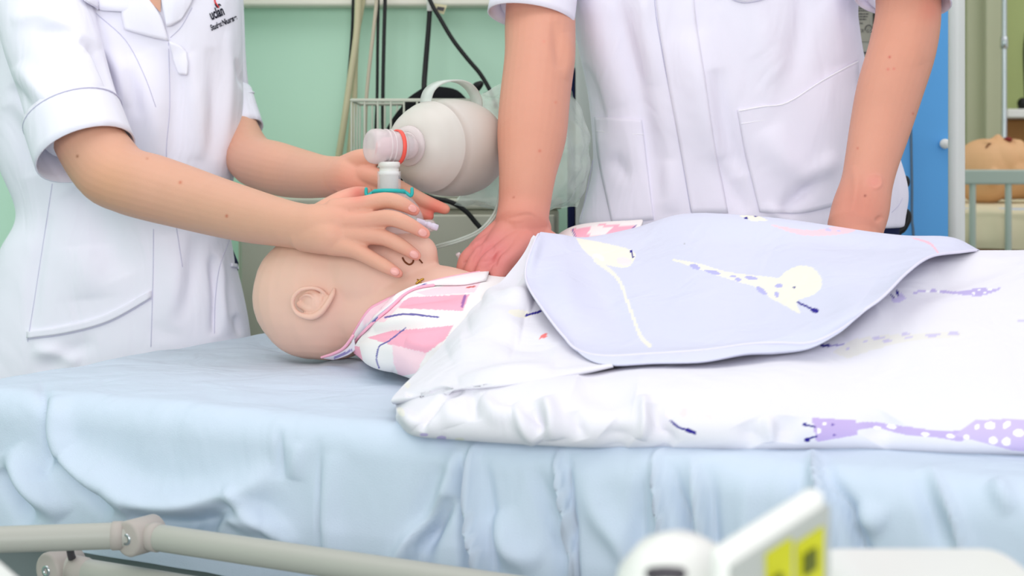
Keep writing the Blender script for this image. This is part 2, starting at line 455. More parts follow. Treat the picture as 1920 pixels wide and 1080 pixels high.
# side rail
rail = empty('tmp', (0, 0, 0), 'x', 'x'); bpy.data.objects.remove(rail)
J = at(262, 1003, 1.475); Lf = at(-70, 1014, 1.452); Rt = at(262, 1003, 1.475) + (at(920, 1079, 1.29) - J) * 1.0
d = (at(940, 1080, 1.285) - J); d.z = 0; d.normalize()
rt_end = J + d * 1.25
rr = .0134
r1 = mk('side_rail', tube([Lf, J], rr, 20, 4), M_rail, bedr)
r2 = mk('side_rail', tube([J, rt_end], rr, 20, 8), M_rail, bedr)
out = Vector((-Nn.x, -Nn.y, 0))
def knuckle(c, parent, big=.0185):
    ax = (out + Vector((-.15, 0, 0))).normalized()
    mk('joint_cap', lathe([(-.022, big * .9), (-.02, big), (.014, big), (.0165, big * .93), (.0172, big * .8), (.0172, .0005)], c, ax, 28), M_railcap, parent)
    mk('screw', lathe([(.0165, .0062), (.0185, .0058), (.0188, .0035), (.0165, .003), (.0165, .0003)], c, ax, 16), M_steel, parent)
knuckle(J + Vector((0, 0, -.001)), r2)
for c, dd in ((J - (J - Lf).normalized() * .022, (J - Lf).normalized()), (J + d * .02, d)):
    mk('collar', lathe([(-.006, rr), (-.005, rr + .0012), (.005, rr + .0012), (.006, rr)], c, dd, 24), M_railcap, r2)
J2 = at(112, 1064, 1.53)
r3 = mk('side_rail', tube([J2, J2 + d * 1.35], rr, 20, 8), M_rail, bedr)
knuckle(J2, r3, .019)
mk('collar', lathe([(-.008, rr), (-.007, rr + .002), (.007, rr + .0015), (.012, rr)], J2 + d * .028, d, 24), M_railcap, r3)
mk('bracket', tube([at(130, 1018, 1.50), at(133, 1040, 1.51), at(139, 1056, 1.525)], [.0045, .004, .005], 10, 4), M_dark, r3)
for k in (.75, 1.1):
    mk('rail_post', tube([J + d * k, J + d * k + Vector((0, 0, -.345))], .011, 14, 2), M_rail, bedr)
    mk('rail_arm', tube([J + d * k + Vector((0, 0, -.345)), J + d * k + Vector((0, 0, -.345)) + Nn * .16, J + d * k + Vector((0, 0, -.32)) + Nn * .20, J + d * k + Vector((0, 0, -.16)) + Nn * .21], .012, 12, 4), M_rail, bedr)

# sheet: one cloth over mattress, falling over the edges
def sheet_geo():
    ps = np.arange(-.34, BL + .05, .0042); qs = np.arange(-.42, BW + .20, .0042)
    rc = .035
    V = np.zeros((len(qs), len(ps), 3))
    for j, q in enumerate(qs):
        for i, p in enumerate(ps):
            emax = np.interp(p, [-.3, .05, .25, .43, .53, .62, .72], [.145, .145, .145, .145, .15, .29, .40])
            lim = emax if q < BW - rc else .25
            # outside the soft mattress top?
            dp = min(0, p - rc) ; dq = q - rc if q < rc else (q - (BW - rc) if q > BW - rc else 0)
            e = math.hypot(dp, dq)
            if e == 0: V[j, i] = bed(p, q, MT); continue
            dirp, dirq = dp / math.hypot(dp, dq), dq / math.hypot(dp, dq)
            arc = rc * math.pi / 2
            if e > arc: e = arc + (e - arc) * min(1, lim / .42)
            if e < arc:
                a = e / rc; off = rc * math.sin(a); z = MT - rc * (1 - math.cos(a))
            else:
                off = rc + .03 * (e - arc); z = MT - rc - (e - arc)
            cp, cq = p - dp, q - dq
            V[j, i] = bed(cp + dirp * off, cq + dirq * off, z)
    return V
B = sheet_geo(); g = grid_geo(B)
sheet = mk('bed_sheet', g, M_sheet)
tag(sheet, 'light blue cotton sheet draped over the mattress under the manikin', 'sheet')
me = sheet.data
rumple(me, .004, 7, 3, (1, 1, .5)); rumple(me, .0016, 22, 9, (1, 1, .35))
def run_on(pl):          # creases of the fall run on down to the hem
    (x0, y0), (x1, y1) = pl[-2], pl[-1]
    if pl[0][0] < 590 or pl[0][1] > 880 or y1 < 900: return pl
    k = (1190 - y1) / max(1, y1 - y0)
    return pl + [(x1 + (x1 - x0) * .5 * k, 1190)]
folds(me, [(run_on(f[0]), f[1], f[2] * 1.7) + f[3:] for f in [
    ([(82, 715), (80, 760), (86, 820), (88, 900)], 9, -.012, 1), ([(100, 740), (105, 800), (140, 870), (200, 930)], 20, .012),
    ([(20, 840), (60, 900), (120, 970)], 22, .016), ([(0, 880), (40, 950), (60, 985)], 15, -.012),
    ([(110, 860), (160, 910), (215, 965)], 16, -.012), ([(130, 850), (260, 935), (380, 945), (470, 915), (520, 885)], 30, .020),
    ([(250, 965), (340, 985), (420, 960), (455, 925)], 24, -.020), ([(430, 915), (490, 970), (560, 1030)], 16, .012),
    ([(400, 1000), (440, 970), (500, 1000)], 18, .012),
    ([(522, 800), (524, 850), (530, 900)], 6, -.004), ([(596, 820), (598, 900), (600, 1010)], 5, -.007, 1), ([(560, 830), (552, 900)], 14, .004),
    ([(620, 850), (612, 960), (620, 1020)], 22, .006),
    ([(860, 840), (840, 900), (810, 970), (760, 1030)], 14, .010), ([(830, 870), (800, 960)], 26, -.008), ([(845, 930), (800, 1010), (780, 1040)], 14, -.012),
    ([(898, 826), (884, 860), (882, 910), (886, 980), (900, 1040)], 7, .014), ([(868, 850), (866, 920), (872, 990)], 9, -.012),
    ([(906, 860), (915, 930), (920, 1000)], 12, -.006), ([(930, 960), (960, 1030), (1010, 1060)], 26, .010),
    ([(1050, 840), (1045, 880), (1060, 960), (1068, 1060)], 5, .011), ([(1062, 850), (1068, 930), (1076, 1060)], 6, -.012),
    ([(1000, 870), (1030, 960), (1050, 1040)], 18, -.008), ([(1090, 870), (1120, 960), (1180, 1040)], 24, .007),
    ([(1246, 840), (1230, 862), (1228, 900), (1240, 980)], 6, .013), ([(1256, 860), (1270, 930), (1290, 1000)], 12, -.011),
    ([(1296, 850), (1305, 920), (1315, 1000)], 9, .009), ([(1326, 870), (1332, 940)], 14, -.007), ([(1210, 870), (1200, 960)], 16, -.008),
    ([(1522, 842), (1528, 890), (1545, 960)], 8, .013), ([(1542, 850), (1556, 900), (1600, 980)], 14, -.011), ([(1500, 850), (1498, 940)], 16, -.006),
    ([(1740, 870), (1770, 930), (1800, 1010)], 10, .008), ([(1720, 890), (1745, 960), (1770, 1030)], 18, -.007), ([(1600, 960), (1660, 990)], 26, .008),
    ([(1860, 900), (1900, 960)], 18, .007), ([(1400, 880), (1400, 960)], 24, .005),
    ([(470, 640), (560, 668), (640, 672), (690, 668)], 10, -.003), ([(600, 680), (650, 676), (700, 690)], 7, .004),
]])
solid(sheet, .0015)
# small white stand-in things near the camera are added with the foreground

# ================================================================== DUVET
duv = empty('duvet', tuple(bed(1.2, .4, MT)), 'white giraffe-print duvet folded back over the patient manikin', 'duvet')
def bedY(py, z=MT): return (CZ - z) * F / (py - HY)
# lower layer: columns run left to right; rows run from the tucked near edge, up over the roll, to the far side
cols = [  # px, bottom y, face y, roll-top y, (mid y,Y), (ridge y,Y)
    (742, 790, 768, 748, (742, 1.50), (740, 1.55)),
    (772, 815, 785, 742, (728, 1.52), (722, 1.57)),
    (840, 822, 780, 722, (710, 1.52), (692, 1.58)),
    (930, 827, 780, 714, (702, 1.52), (682, 1.585)),
    (1050, 834, 785, 712, (690, 1.52), (672, 1.59)),
    (1200, 838, 785, 708, (655, 1.53), (512, 1.745)),
    (1400, 843, 790, 704, (650, 1.51), (505, 1.72)),
    (1600, 841, 790, 698, (596, 1.50), (490, 1.69)),
    (1760, 849, 800, 692, (552, 1.50), (474, 1.67)),
    (1920, 857, 805, 697, (548, 1.49), (468, 1.66)),
    (2080, 862, 810, 700, (548, 1.47), (468, 1.63)),
    (2380, 880, 825, 712, (556, 1.43), (474, 1.58)),
    (2760, 905, 845, 725, (570, 1.38), (480, 1.52)),
]
rows = [[] for _ in range(7)]
for px, yb, yf, yr, (ym, Ym), (yt, Yt) in cols:
    edge = 1.385 / (1 + .51 * (px - 960) / 2700)
    Yb = max(bedY(yb, .800), edge - .012)
    rows[0].append((px + 3, yb - 8, Yb + .05)); rows[1].append((px, yb, Yb)); rows[2].append((px, yf, Yb - .012 + .008))
    rows[3].append((px, yr, Yb + .055)); rows[4].append((px, ym, Ym)); rows[5].append((px, yt, Yt))
    p = at(px, yt, Yt); dY, dz_ = (.03, .10) if px < 1100 else ((.06, .03) if px < 1300 else (.16, .10))
    rows[6].append((px, HY + (CZ - max(MT + .012, p.z - dz_)) * F / (Yt + dY), Yt + dY))
G = patch(rows, 60, 44)
low = mk('lower_layer', grid_geo(G), M_duvet, duv)
rumple(low.data, .004, 9, 5)
folds(low.data, [(f[0], f[1] * 1.45, f[2] * 1.4) for f in [
    ([(960, 760), (985, 800), (1010, 830)], 10, .007), ([(1020, 745), (1035, 790), (1040, 825)], 12, .010), ([(1000, 770), (1020, 810)], 9, -.007),
    ([(900, 745), (930, 775), (960, 770)], 12, .006), ([(885, 730), (890, 790)], 8, -.004), ([(1075, 770), (1090, 825)], 9, -.005),
    ([(1205, 740), (1210, 790), (1200, 825)], 8, .007), ([(1220, 760), (1245, 815), (1262, 838)], 12, -.009),
    ([(1080, 715), (1140, 735), (1190, 745)], 22, -.007), ([(1140, 800), (1180, 835)], 18, -.006),
    ([(1400, 790), (1420, 835)], 16, -.006), ([(1475, 780), (1470, 830)], 16, -.006), ([(1440, 780), (1445, 830)], 10, .005), ([(1670, 780), (1640, 830)], 20, -.006),
    ([(790, 810), (800, 780), (840, 745), (870, 728)], 5, -.007), ([(750, 770), (780, 800)], 8, .004), ([(830, 730), (850, 800)], 14, .004),
    ([(1650, 590), (1760, 530), (1860, 500), (1920, 492)], 16, -.006), ([(1590, 640), (1680, 560), (1760, 510)], 18, .005),
]])
CREAM, LAV, NAVY, PINK = (238, 234, 222), (196, 184, 226), (48, 40, 140), (250, 226, 232)
giraffe_spots = [('ell', (x, y, a, b, r), (255, 252, 250)) for x, y, a, b, r in [(1545, 795, 4, 3, 0), (1535, 808, 4, 5, 0), (1645, 802, 7, 3, 5), (1672, 800, 9, 4, 10), (1735, 814, 7, 4, 10), (1782, 818, 8, 4, 5), (1812, 819, 6, 4, 0), (1832, 800, 4, 6, 20), (1856, 798, 10, 7, 0), (1888, 796, 9, 5, -40), (1862, 826, 8, 7, 0), (1887, 828, 8, 8, 0), (1910, 812, 10, 7, 0)]]
paint(low.data, (230, 228, 236), [
    ('poly', [(1522, 783), (1605, 788), (1609, 815), (1570, 822), (1531, 829)], (196, 176, 224)),
    ('line', [(1600, 800), (1640, 797), (1690, 806), (1740, 812), (1800, 818)], [7, 5, 8, 6, 10], (196, 178, 224)),
    ('poly', [(1790, 816), (1828, 788), (1900, 785), (1990, 790), (1990, 850), (1900, 845), (1850, 832)], (204, 188, 228)),
    *giraffe_spots,
    ('ell', (1561, 796, 3, 2.5, 0), (120, 100, 180)), ('ell', (1564, 816, 3, 2.5, 0), (120, 100, 180)),
    ('line', [(1508, 796), (1527, 800)], 1.8, NAVY), ('ell', (1509, 796, 4, 3.5, 0), NAVY), ('line', [(1512, 824), (1531, 818)], 1.8, NAVY), ('ell', (1513, 825, 5, 4, 0), NAVY),
    ('line', [(1258, 789), (1272, 801), (1288, 806)], 2.0, NAVY), ('line', [(1288, 806), (1303, 812)], 3.4, NAVY),
    ('ell', (1282, 774, 6, 9, 20), (250, 222, 224)), ('ell', (1330, 782, 8, 4, 20), (250, 226, 226)), ('ell', (1256, 774, 8, 10, 0), (252, 232, 232)),
    ('ell', (828, 821, 9, 4, 0), LAV), ('ell', (862, 824, 9, 3, 0), (226, 224, 214)), ('ell', (795, 815, 8, 3, 0), LAV), ('ell', (752, 772, 6, 10, -30), (236, 232, 226)),
    # prints on the flat part to the right
    ('line', [(1540, 648), (1556, 648)], 2.6, NAVY), ('line', [(1556, 648), (1584, 646)], 1.2, (150, 140, 200)),
    ('poly', [(1560, 660), (1600, 636), (1660, 628), (1720, 625), (1800, 620), (1800, 632), (1700, 640), (1640, 655), (1590, 672)], (229, 226, 222)),
    *[('ell', (x, y, a, b, r), (204, 197, 226)) for x, y, a, b, r in [(1590, 654, 4, 2, 0), (1622, 640, 6, 2, -4), (1648, 634, 13, 2.5, -4), (1664, 639, 11, 2, -10), (1698, 627, 9, 3, -8), (1704, 633, 9, 2, -6), (1749, 628, 14, 3.4, -6), (1788, 626, 11, 4, 0), (1914, 602, 6, 3, 0)]],
    ('poly', [(1670, 553), (1680, 560), (1690, 548), (1698, 560), (1688, 567), (1674, 567)], (205, 196, 232)), ('line', [(1671, 553), (1677, 559)], 1.6, NAVY), ('line', [(1682, 543), (1683, 553)], 1.6, NAVY),
    ('line', [(1714, 549), (1740, 545), (1800, 549), (1860, 545), (1876, 540)], [1.5, 2.5, 2.5, 8, 1], (190, 178, 224)),
    *[('ell', (x, y, 3, 2, 0), (250, 250, 252)) for x, y in [(1740, 546), (1760, 547), (1826, 550), (1836, 544), (1846, 548), (1856, 543)]],
    ('ell', (1718, 691, 5, 2, 0), (250, 230, 236)),
])
# folded layer: the slope from the crest down to the near left corner
rows = [
    [(1000, 440, 1.90), (1020, 450, 1.86), (1060, 470, 1.84), (1120, 500, 1.80), (1250, 520, 1.75)],
    [(948, 508, 1.80), (975, 515, 1.76), (1020, 540, 1.72), (1090, 570, 1.68), (1250, 590, 1.64)],
    [(878, 590, 1.70), (915, 598, 1.64), (975, 605, 1.60), (1060, 630, 1.57), (1220, 650, 1.54)],
    [(808, 672, 1.60), (855, 662, 1.54), (930, 665, 1.50), (1030, 672, 1.48), (1180, 680, 1.47)],
    [(752, 730, 1.52), (800, 722, 1.475), (890, 712, 1.44), (990, 704, 1.43), (1150, 682, 1.45)],
    [(735, 752, 1.49), (790, 745, 1.455), (870, 731, 1.43), (980, 720, 1.42), (1150, 688, 1.45)],
    [(748, 758, 1.53), (800, 756, 1.51), (880, 742, 1.49), (985, 728, 1.48), (1150, 692, 1.49)],
]
G = patch(rows, 40, 26)
fold_l = mk('folded_layer', grid_geo(G), M_duvet, duv)
rumple(fold_l.data, .005, 10, 15)
folds(fold_l.data, [(f[0], f[1], f[2] * 1.5) for f in [
    ([(905, 560), (960, 560), (1000, 570)], 22, .010), ([(880, 610), (930, 600), (980, 610)], 24, .008), ([(840, 660), (900, 640), (960, 650)], 26, .006),
    ([(1000, 450), (960, 520), (930, 570)], 18, -.008), ([(870, 640), (980, 640), (1040, 660)], 20, -.006),
    ([(860, 715), (960, 700), (1040, 690)], 14, .006), ([(760, 740), (820, 735), (850, 728)], 5, -.006),
]])
paint(fold_l.data, (230, 228, 236), [
    ('ell', (975, 588, 22, 7, 10), CREAM), ('line', [(987, 591), (1000, 588), (1013, 584)], 2.0, NAVY), ('ell', (1012, 584, 3, 2.5, 0), NAVY),
    ('ell', (764, 722, 5, 6, 0), (236, 232, 226)), ('poly', [(1014, 628), (1027, 624), (1025, 633), (1012, 635)], (246, 130, 128)),
    ('ell', (1100, 706, 20, 3, 0), PINK)])
# turned-back flap showing the lavender reverse
rows = [
    [(1030, 462, 1.895), (1060, 462, 1.91), (1110, 462, 1.925), (1200, 450, 1.925), (1290, 445, 1.93), (1400, 460, 1.96), (1560, 475, 1.90), (1690, 490, 1.85), (1780, 495, 1.80), (1850, 478, 1.72)],
    [(1014, 436, 1.87), (1050, 441, 1.88), (1100, 447, 1.89), (1185, 429, 1.88), (1280, 399, 1.85), (1400, 404, 1.80), (1560, 425, 1.75), (1690, 440, 1.69), (1785, 446, 1.65), (1838, 470, 1.64)],
    [(996, 472, 1.80), (1040, 480, 1.80), (1100, 485, 1.80), (1190, 475, 1.79), (1290, 460, 1.76), (1420, 460, 1.71), (1560, 465, 1.66), (1680, 468, 1.61), (1755, 466, 1.58), (1800, 475, 1.58)],
    [(985, 512, 1.73), (1035, 525, 1.71), (1105, 530, 1.70), (1200, 525, 1.69), (1310, 520, 1.66), (1430, 515, 1.62), (1550, 508, 1.58), (1650, 500, 1.55), (1715, 492, 1.53), (1745, 482, 1.53)],
    [(994, 545, 1.66), (1045, 570, 1.63), (1115, 585, 1.61), (1215, 585, 1.59), (1320, 580, 1.57), (1430, 572, 1.54), (1530, 560, 1.51), (1612, 545, 1.49), (1665, 530, 1.48), (1700, 512, 1.48)],
    [(1025, 590, 1.58), (1068, 625, 1.55), (1125, 642, 1.52), (1220, 642, 1.50), (1320, 638, 1.48), (1420, 630, 1.46), (1510, 615, 1.44), (1578, 592, 1.43), (1625, 572, 1.43), (1655, 556, 1.435)],
    [(1056, 628, 1.525), (1086, 655, 1.49), (1136, 666, 1.465), (1220, 662, 1.455), (1315, 654, 1.445), (1400, 643, 1.44), (1460, 642, 1.435), (1520, 642, 1.42), (1575, 618, 1.42), (1608, 592, 1.425)],
    [(1064, 640, 1.52), (1098, 674, 1.475), (1144, 686, 1.45), (1225, 683, 1.44), (1318, 682, 1.432), (1398, 668, 1.432), (1458, 664, 1.432), (1518, 655, 1.42), (1572, 626, 1.42), (1606, 598, 1.425)],
    [(1080, 640, 1.55), (1110, 670, 1.52), (1150, 682, 1.50), (1225, 680, 1.50), (1318, 678, 1.49), (1398, 666, 1.49), (1458, 662, 1.48), (1514, 650, 1.46), (1566, 622, 1.46), (1600, 594, 1.46)],
]
G = patch(rows, 40, 32)
flap = mk('turned_back_flap', grid_geo(G), M_duvet, duv, label='lavender-tinted reverse side with cream giraffes')
rumple(flap.data, .003, 7, 31)
folds(flap.data, [
    ([(1012, 440), (1000, 480), (990, 520)], 10, .006), ([(1040, 480), (1060, 560), (1100, 620)], 30, .008), ([(1090, 470), (1140, 560), (1180, 640)], 26, -.006),
    ([(1290, 420), (1310, 520), (1300, 640)], 60, .006), ([(1500, 440), (1600, 455), (1700, 465)], 16, -.004), ([(1450, 470), (1560, 520), (1620, 560)], 40, .005),
    
])
paint(flap.data, (213, 214, 233), [
    ('line', [(1262, 487), (1310, 499), (1360, 515), (1420, 528), (1465, 540)], [1.5, 5, 6, 10, 18], CREAM),
    ('poly', [(1425, 535), (1455, 525), (1475, 508), (1500, 498), (1525, 503), (1540, 522), (1538, 542), (1520, 555), (1498, 562), (1494, 572), (1500, 588), (1470, 572), (1440, 555)], 1, CREAM),
    *[('ell', e, (184, 182, 228)) for e in [(1303, 500, 10, 4.5, 22), (1336, 510, 15, 3.5, 12), (1384, 524, 8, 3, 5), (1408, 521, 12, 3.5, 8), (1374, 518, 6, 2.5, 0), (1428, 545, 12, 4.5, 38), (1461, 536, 7, 4, 0), (1456, 552, 4, 6, -20)]],
    ('ell', (1489, 539, 2.8, 2, 20), NAVY), ('line', [(1496, 567), (1522, 579)], 1.8, NAVY), ('ell', (1527, 582, 8, 4.5, 15), NAVY),
    ('poly', [(1080, 446), (1130, 455), (1186, 470), (1188, 490), (1170, 502), (1125, 492), (1095, 470)], 1, CREAM),
    ('ell', (1122, 483, 12, 6, 20), (252, 236, 236)), ('ell', (1170, 490, 14, 8, 10), (252, 228, 230)), ('line', [(1183, 470), (1187, 482)], 1.8, NAVY),
    ('line', [(1118, 488), (1158, 522), (1178, 570), (1200, 628), (1218, 648)], [5, 3, 3, 3, 4], (236, 232, 222)),
    ('poly', [(1385, 404), (1420, 403), (1442, 414), (1410, 415)], CREAM), ('ell', (1400, 409, 3.5, 2, 10), NAVY), ('ell', (1417, 405, 3, 1.5, 10), NAVY),
    ('poly', [(1440, 420), (1520, 432), (1570, 424), (1605, 432), (1560, 441), (1500, 440)], 1, (240, 205, 216)), ('ell', (1553, 431, 7, 3, 15), (205, 200, 238)), ('ell', (1573, 433, 4, 2, 10), (205, 200, 238)),
    ('line', [(1712, 446), (1744, 457), (1762, 478)], [1, 2, 1], (244, 190, 206)), ('ell', (1283, 457, 2, 2, 0), (190, 190, 200)),
])
def resample(P, step):
    P = np.asarray(P, float); L = np.r_[0, np.cumsum(np.linalg.norm(np.diff(P, axis=0), axis=1))]
    n = max(2, int(L[-1] / step)); return np.stack([np.interp(np.linspace(0, L[-1], n), L, P[:, k]) for k in range(3)], 1)
Vf = mesh_arrays(flap.data).reshape(G.shape)
edge = np.vstack([Vf[40:193, 0], Vf[192, 1:], Vf[191:40:-1, -1]])
mk('piping', tube(resample(edge, .012), .0015, 8, 2), mat('piping_white', (226, 222, 240), .8, .1, var=.01), flap)


# ================================================================== PATIENT MANIKIN
MO = bed(0, .4, MT)
def mkp(a, h, wv=0): return MO + U * a + Nn * wv + Vector((0, 0, h))
man = empty('training_manikin', tuple(mkp(.6, 0)), 'pale bald child training manikin lying face up under the duvet', 'manikin')
g = [ellipsoid(mkp(.307, .093), (.103, .078, .092), BR), ellipsoid(mkp(.288, .088), (.090, .076, .087), BR),
     ellipsoid(mkp(.37, .118), (.095, .064, .066), BR), ellipsoid(mkp(.425, .135), (.052, .048, .050), BR),
     ellipsoid(mkp(.455, .148), (.024, .024, .026), BR), ellipsoid(mkp(.395, .19), (.024, .014, .016), BR),
     tube([mkp(.37, .075), mkp(.45, .083), mkp(.51, .078), mkp(.60, .050)], [.060, .054, .052, .047], 28, 6),
     tube([mkp(.60, .05, -.05), mkp(.60, .05, .05)], .046, 24, 4),
     tube([mkp(.58, .050), mkp(.70, .050), mkp(.9, .05), mkp(1.05, .05)], [.045, .050, .05, .05], 28, 6, flat=(1.25, .95), ref=(0, 0, 1)),
     tube([mkp(1.0, .045, -.02), mkp(1.2, .045, -.02), mkp(1.35, .035, -.02), mkp(1.40, .04, -.02)], [.042, .038, .03, .03], 20, 6),
     tube([mkp(1.0, .045, .08), mkp(1.2, .045, .08), mkp(1.35, .035, .08), mkp(1.40, .04, .08)], [.042, .038, .03, .03], 20, 6)]
head = fuse(g, .0032, 5)
# the near ear, laid out on the side of the head
HB = bvh(head)
def onhead(px, py, off): return cast(HB, px, py, off)[0]
rim = [(612, 552, .004), (602, 543, .008), (588, 540, .011), (573, 544, .014), (561, 556, .015), (560, 571, .015), (570, 583, .014), (588, 588, .013), (604, 583, .012), (615, 570, .011), (624, 553, .009), (629, 542, .006)]
ear = [tube([onhead(*p) for p in rim], [.0028, .003, .003, .0034, .0036, .0038, .0042, .0046, .0044, .004, .0032, .002], 12, 5),
       tube([onhead(566, 570, .004), onhead(585, 577, .004), onhead(604, 572, .004)], [.006, .008, .006], 14, 5),
       tube([onhead(566, 560, .006), onhead(578, 553, .009), onhead(588, 555, .009), onhead(593, 564, .008), onhead(596, 572, .006)], [.002, .0026, .0028, .003, .0026], 10, 5),
       tube([onhead(607, 552, .003), onhead(604, 560, .006), onhead(607, 568, .004)], [.003, .004, .003], 10, 4),
       ellipsoid(onhead(586, 567, .002), (.018, .009, .017), BR, 20, 12), tube([onhead(575, 572, .002), onhead(590, 578, .002), onhead(606, 572, .002), onhead(616, 560, .002)], [.008, .009, .008, .006], 12, 4)]
em = fuse(ear, .0009, 3)
V1, F1 = mesh_geo(head); V2, F2 = mesh_geo(em)
body = mk('body', join((V1, F1), (V2, F2)), M_mani, man)
rumple(body.data, .0012, 28, 2)
paint(body.data, (228, 186, 168), [])
HB = bvh(body)
# jaw gap and neck fixings
def chip(name, pts, mt, off=.0012, r=.0012): return mk(name, tube([onhead2(*p, off) for p in pts], r, 8, 3), mt, man)
def onhead2(px, py, off): return cast(HB, px, py, off)[0]
chip('jaw_gap', [(755, 484), (759, 491), (767, 496), (773, 493), (775, 488)], M_hole)
chip('jaw_gap', [(786, 487), (791, 493)], M_hole, r=.0009)
chip('neck_pin', [(782, 533), (788, 528), (794, 525)], M_gold, .002, .0014); chip('neck_pin', [(784, 526), (790, 531)], M_gold, .002, .0010)
# gown
rows = [
    [(985, 560, 2.12), (950, 560, 2.12), (900, 560, 2.12), (850, 560, 2.12), (800, 560, 2.12), (760, 560, 2.12)],
    [(1200, 412, 2.02), (1075, 424, 2.03), (1010, 472, 2.02), (950, 508, 2.00), (915, 514, 1.98), (895, 512, 1.95)],
    [(1120, 480, 1.84), (1040, 490, 1.84), (985, 500, 1.85), (940, 510, 1.86), (895, 514, 1.87), (866, 517, 1.87)],
    [(1060, 530, 1.75), (1000, 530, 1.75), (950, 530, 1.76), (905, 535, 1.78), (855, 533, 1.80), (806, 530, 1.83)],
    [(1040, 590, 1.69), (970, 582, 1.69), (910, 575, 1.70), (862, 570, 1.73), (805, 562, 1.77), (758, 548, 1.81)],
    [(1010, 640, 1.66), (930, 625, 1.66), (870, 612, 1.67), (815, 602, 1.71), (755, 592, 1.76), (715, 585, 1.81)],
    [(980, 690, 1.64), (900, 670, 1.64), (835, 650, 1.66), (775, 632, 1.70), (720, 622, 1.76), (688, 618, 1.82)],
    [(950, 740, 1.65), (870, 715, 1.65), (805, 695, 1.67), (745, 670, 1.71), (698, 652, 1.77), (668, 644, 1.84)],
    [(940, 748, 1.70), (865, 725, 1.70), (795, 712, 1.725), (735, 698, 1.76), (690, 678, 1.81), (664, 662, 1.88)],
    [(950, 725, 1.82), (870, 705, 1.82), (800, 690, 1.84), (745, 680, 1.87), (700, 672, 1.90), (672, 664, 1.92)],
]
# under the duvet the cloth is pressed flatter; keep it above the sheet
rows = [r if i < 2 else [(px, py + ((.028, .026, .014, 0, 0, 0)[j] if i > 2 else (.03, .03, .018, .006, 0, 0)[j]) * F / Y, Y) for j, (px, py, Y) in enumerate(r)] for i, r in enumerate(rows)]
rows = [[(px, min(py, HY + (CZ - (MT + .006)) * F / Y), Y) for px, py, Y in r] for r in rows]
G = patch(rows, 36, 22)
gown = mk('gown', grid_geo(G), M_gown, man, label='pink and white checked gown with blue lines')
folds(gown.data, [
    ([(690, 628), (730, 620), (790, 612), (850, 606)], 7, -.007), ([(700, 612), (760, 602), (830, 600)], 12, .006), ([(735, 588), (790, 578), (870, 575)], 9, .004),
    ([(745, 572), (800, 562), (870, 552)], 7, -.004), ([(680, 640), (700, 680), (735, 700)], 18, .006), ([(760, 640), (800, 650), (830, 640)], 12, .005),
])
PK, PL, BLU = (246, 176, 196), (250, 214, 224), (112, 106, 170)
paint(gown.data, (242, 236, 236), [
    ('poly', [(742, 572), (770, 557), (880, 552), (868, 583), (800, 580), (750, 578)], PK),
    ('poly', [(780, 548), (860, 530), (905, 522), (890, 548), (800, 555)], PL),
    ('poly', [(688, 633), (735, 620), (790, 616), (850, 610), (836, 635), (800, 662), (732, 646)], PK),
    ('poly', [(735, 646), (800, 662), (780, 700), (748, 706), (738, 680)], PL),
    ('poly', [(660, 648), (674, 650), (680, 676), (660, 668)], PK),
    ('poly', [(692, 600), (745, 562), (756, 566), (720, 605)], PL),
    ('poly', [(1070, 430), (1130, 420), (1195, 425), (1150, 452), (1080, 448)], PK), ('poly', [(1110, 424), (1150, 424), (1130, 446), (1100, 440)], (248, 236, 236)),
    ('line', [(1118, 452), (1160, 442), (1192, 425)], 1.4, BLU), ('line', [(1074, 432), (1078, 445)], 2, BLU),
    ('line', [(722, 595), (762, 589), (822, 595)], 1.7, BLU), ('line', [(762, 614), (728, 640), (711, 650), (706, 675), (711, 690)], 1.3, BLU),
    ('line', [(880, 516), (888, 530)], 2.2, (140, 130, 190)), ('line', [(872, 555), (866, 575)], 2.6, (160, 110, 170)), ('line', [(876, 539), (890, 537)], 1.6, (210, 120, 120)),
])
solid(gown, .003)
GB = bvh(gown, body)
# the turned collar along the neck edge
def strip(name, top, bot, mt, parent, off, n=40, th=.0022, layers=None, base=(244, 238, 240)):
    T, Bt = catmull(top, 10), catmull(bot, 10); k = max(len(T), len(Bt))
    T = np.stack([np.interp(np.linspace(0, 1, n), np.linspace(0, 1, len(T)), T[:, i]) for i in range(2)], 1)
    Bt = np.stack([np.interp(np.linspace(0, 1, n), np.linspace(0, 1, len(Bt)), Bt[:, i]) for i in range(2)], 1)
    out = np.zeros((9, n, 3)); last = 1.85
    for i in range(9):
        f = i / 8
        for j in range(n):
            q = T[j] * (1 - f) + Bt[j] * f
            p, nn = cast(GB, q[0], q[1], off + .002 * math.sin(math.pi * f), last); last = p.y; out[i, j] = p
    o = mk(name, grid_geo(out), mt, parent)
    if layers is not None: paint(o.data, base, layers)
    solid(o, th, 0)
    return o, out
col_, cg = strip('collar', [(660, 632), (690, 585), (715, 568), (760, 548), (800, 534), (860, 520), (918, 511)], [(664, 644), (702, 606), (735, 578), (765, 550), (805, 538), (868, 536), (912, 528)], M_gown, gown, .002, layers=[
    ('line', [(665, 641), (700, 605), (738, 572), (765, 549), (800, 533)], 2.4, BLU), ('poly', [(676, 600), (712, 566), (740, 556), (736, 566), (700, 596), (684, 612)], PL)])
mk('collar_piping', tube([Vector(p) for p in cg[0][::3]], .0022, 8, 2), M_pink, gown); mk('collar_piping', tube([Vector(p) for p in cg[8][:30:3]], .0018, 8, 2), M_pink, gown)
tip = [at(603, 670, 1.90), at(625, 663, 1.88), at(645, 652, 1.86), at(662, 630, 1.845)]
o = mk('collar_tab', tube(tip, [.0016, .002, .002, .002], 8, 4), M_pink, gown)
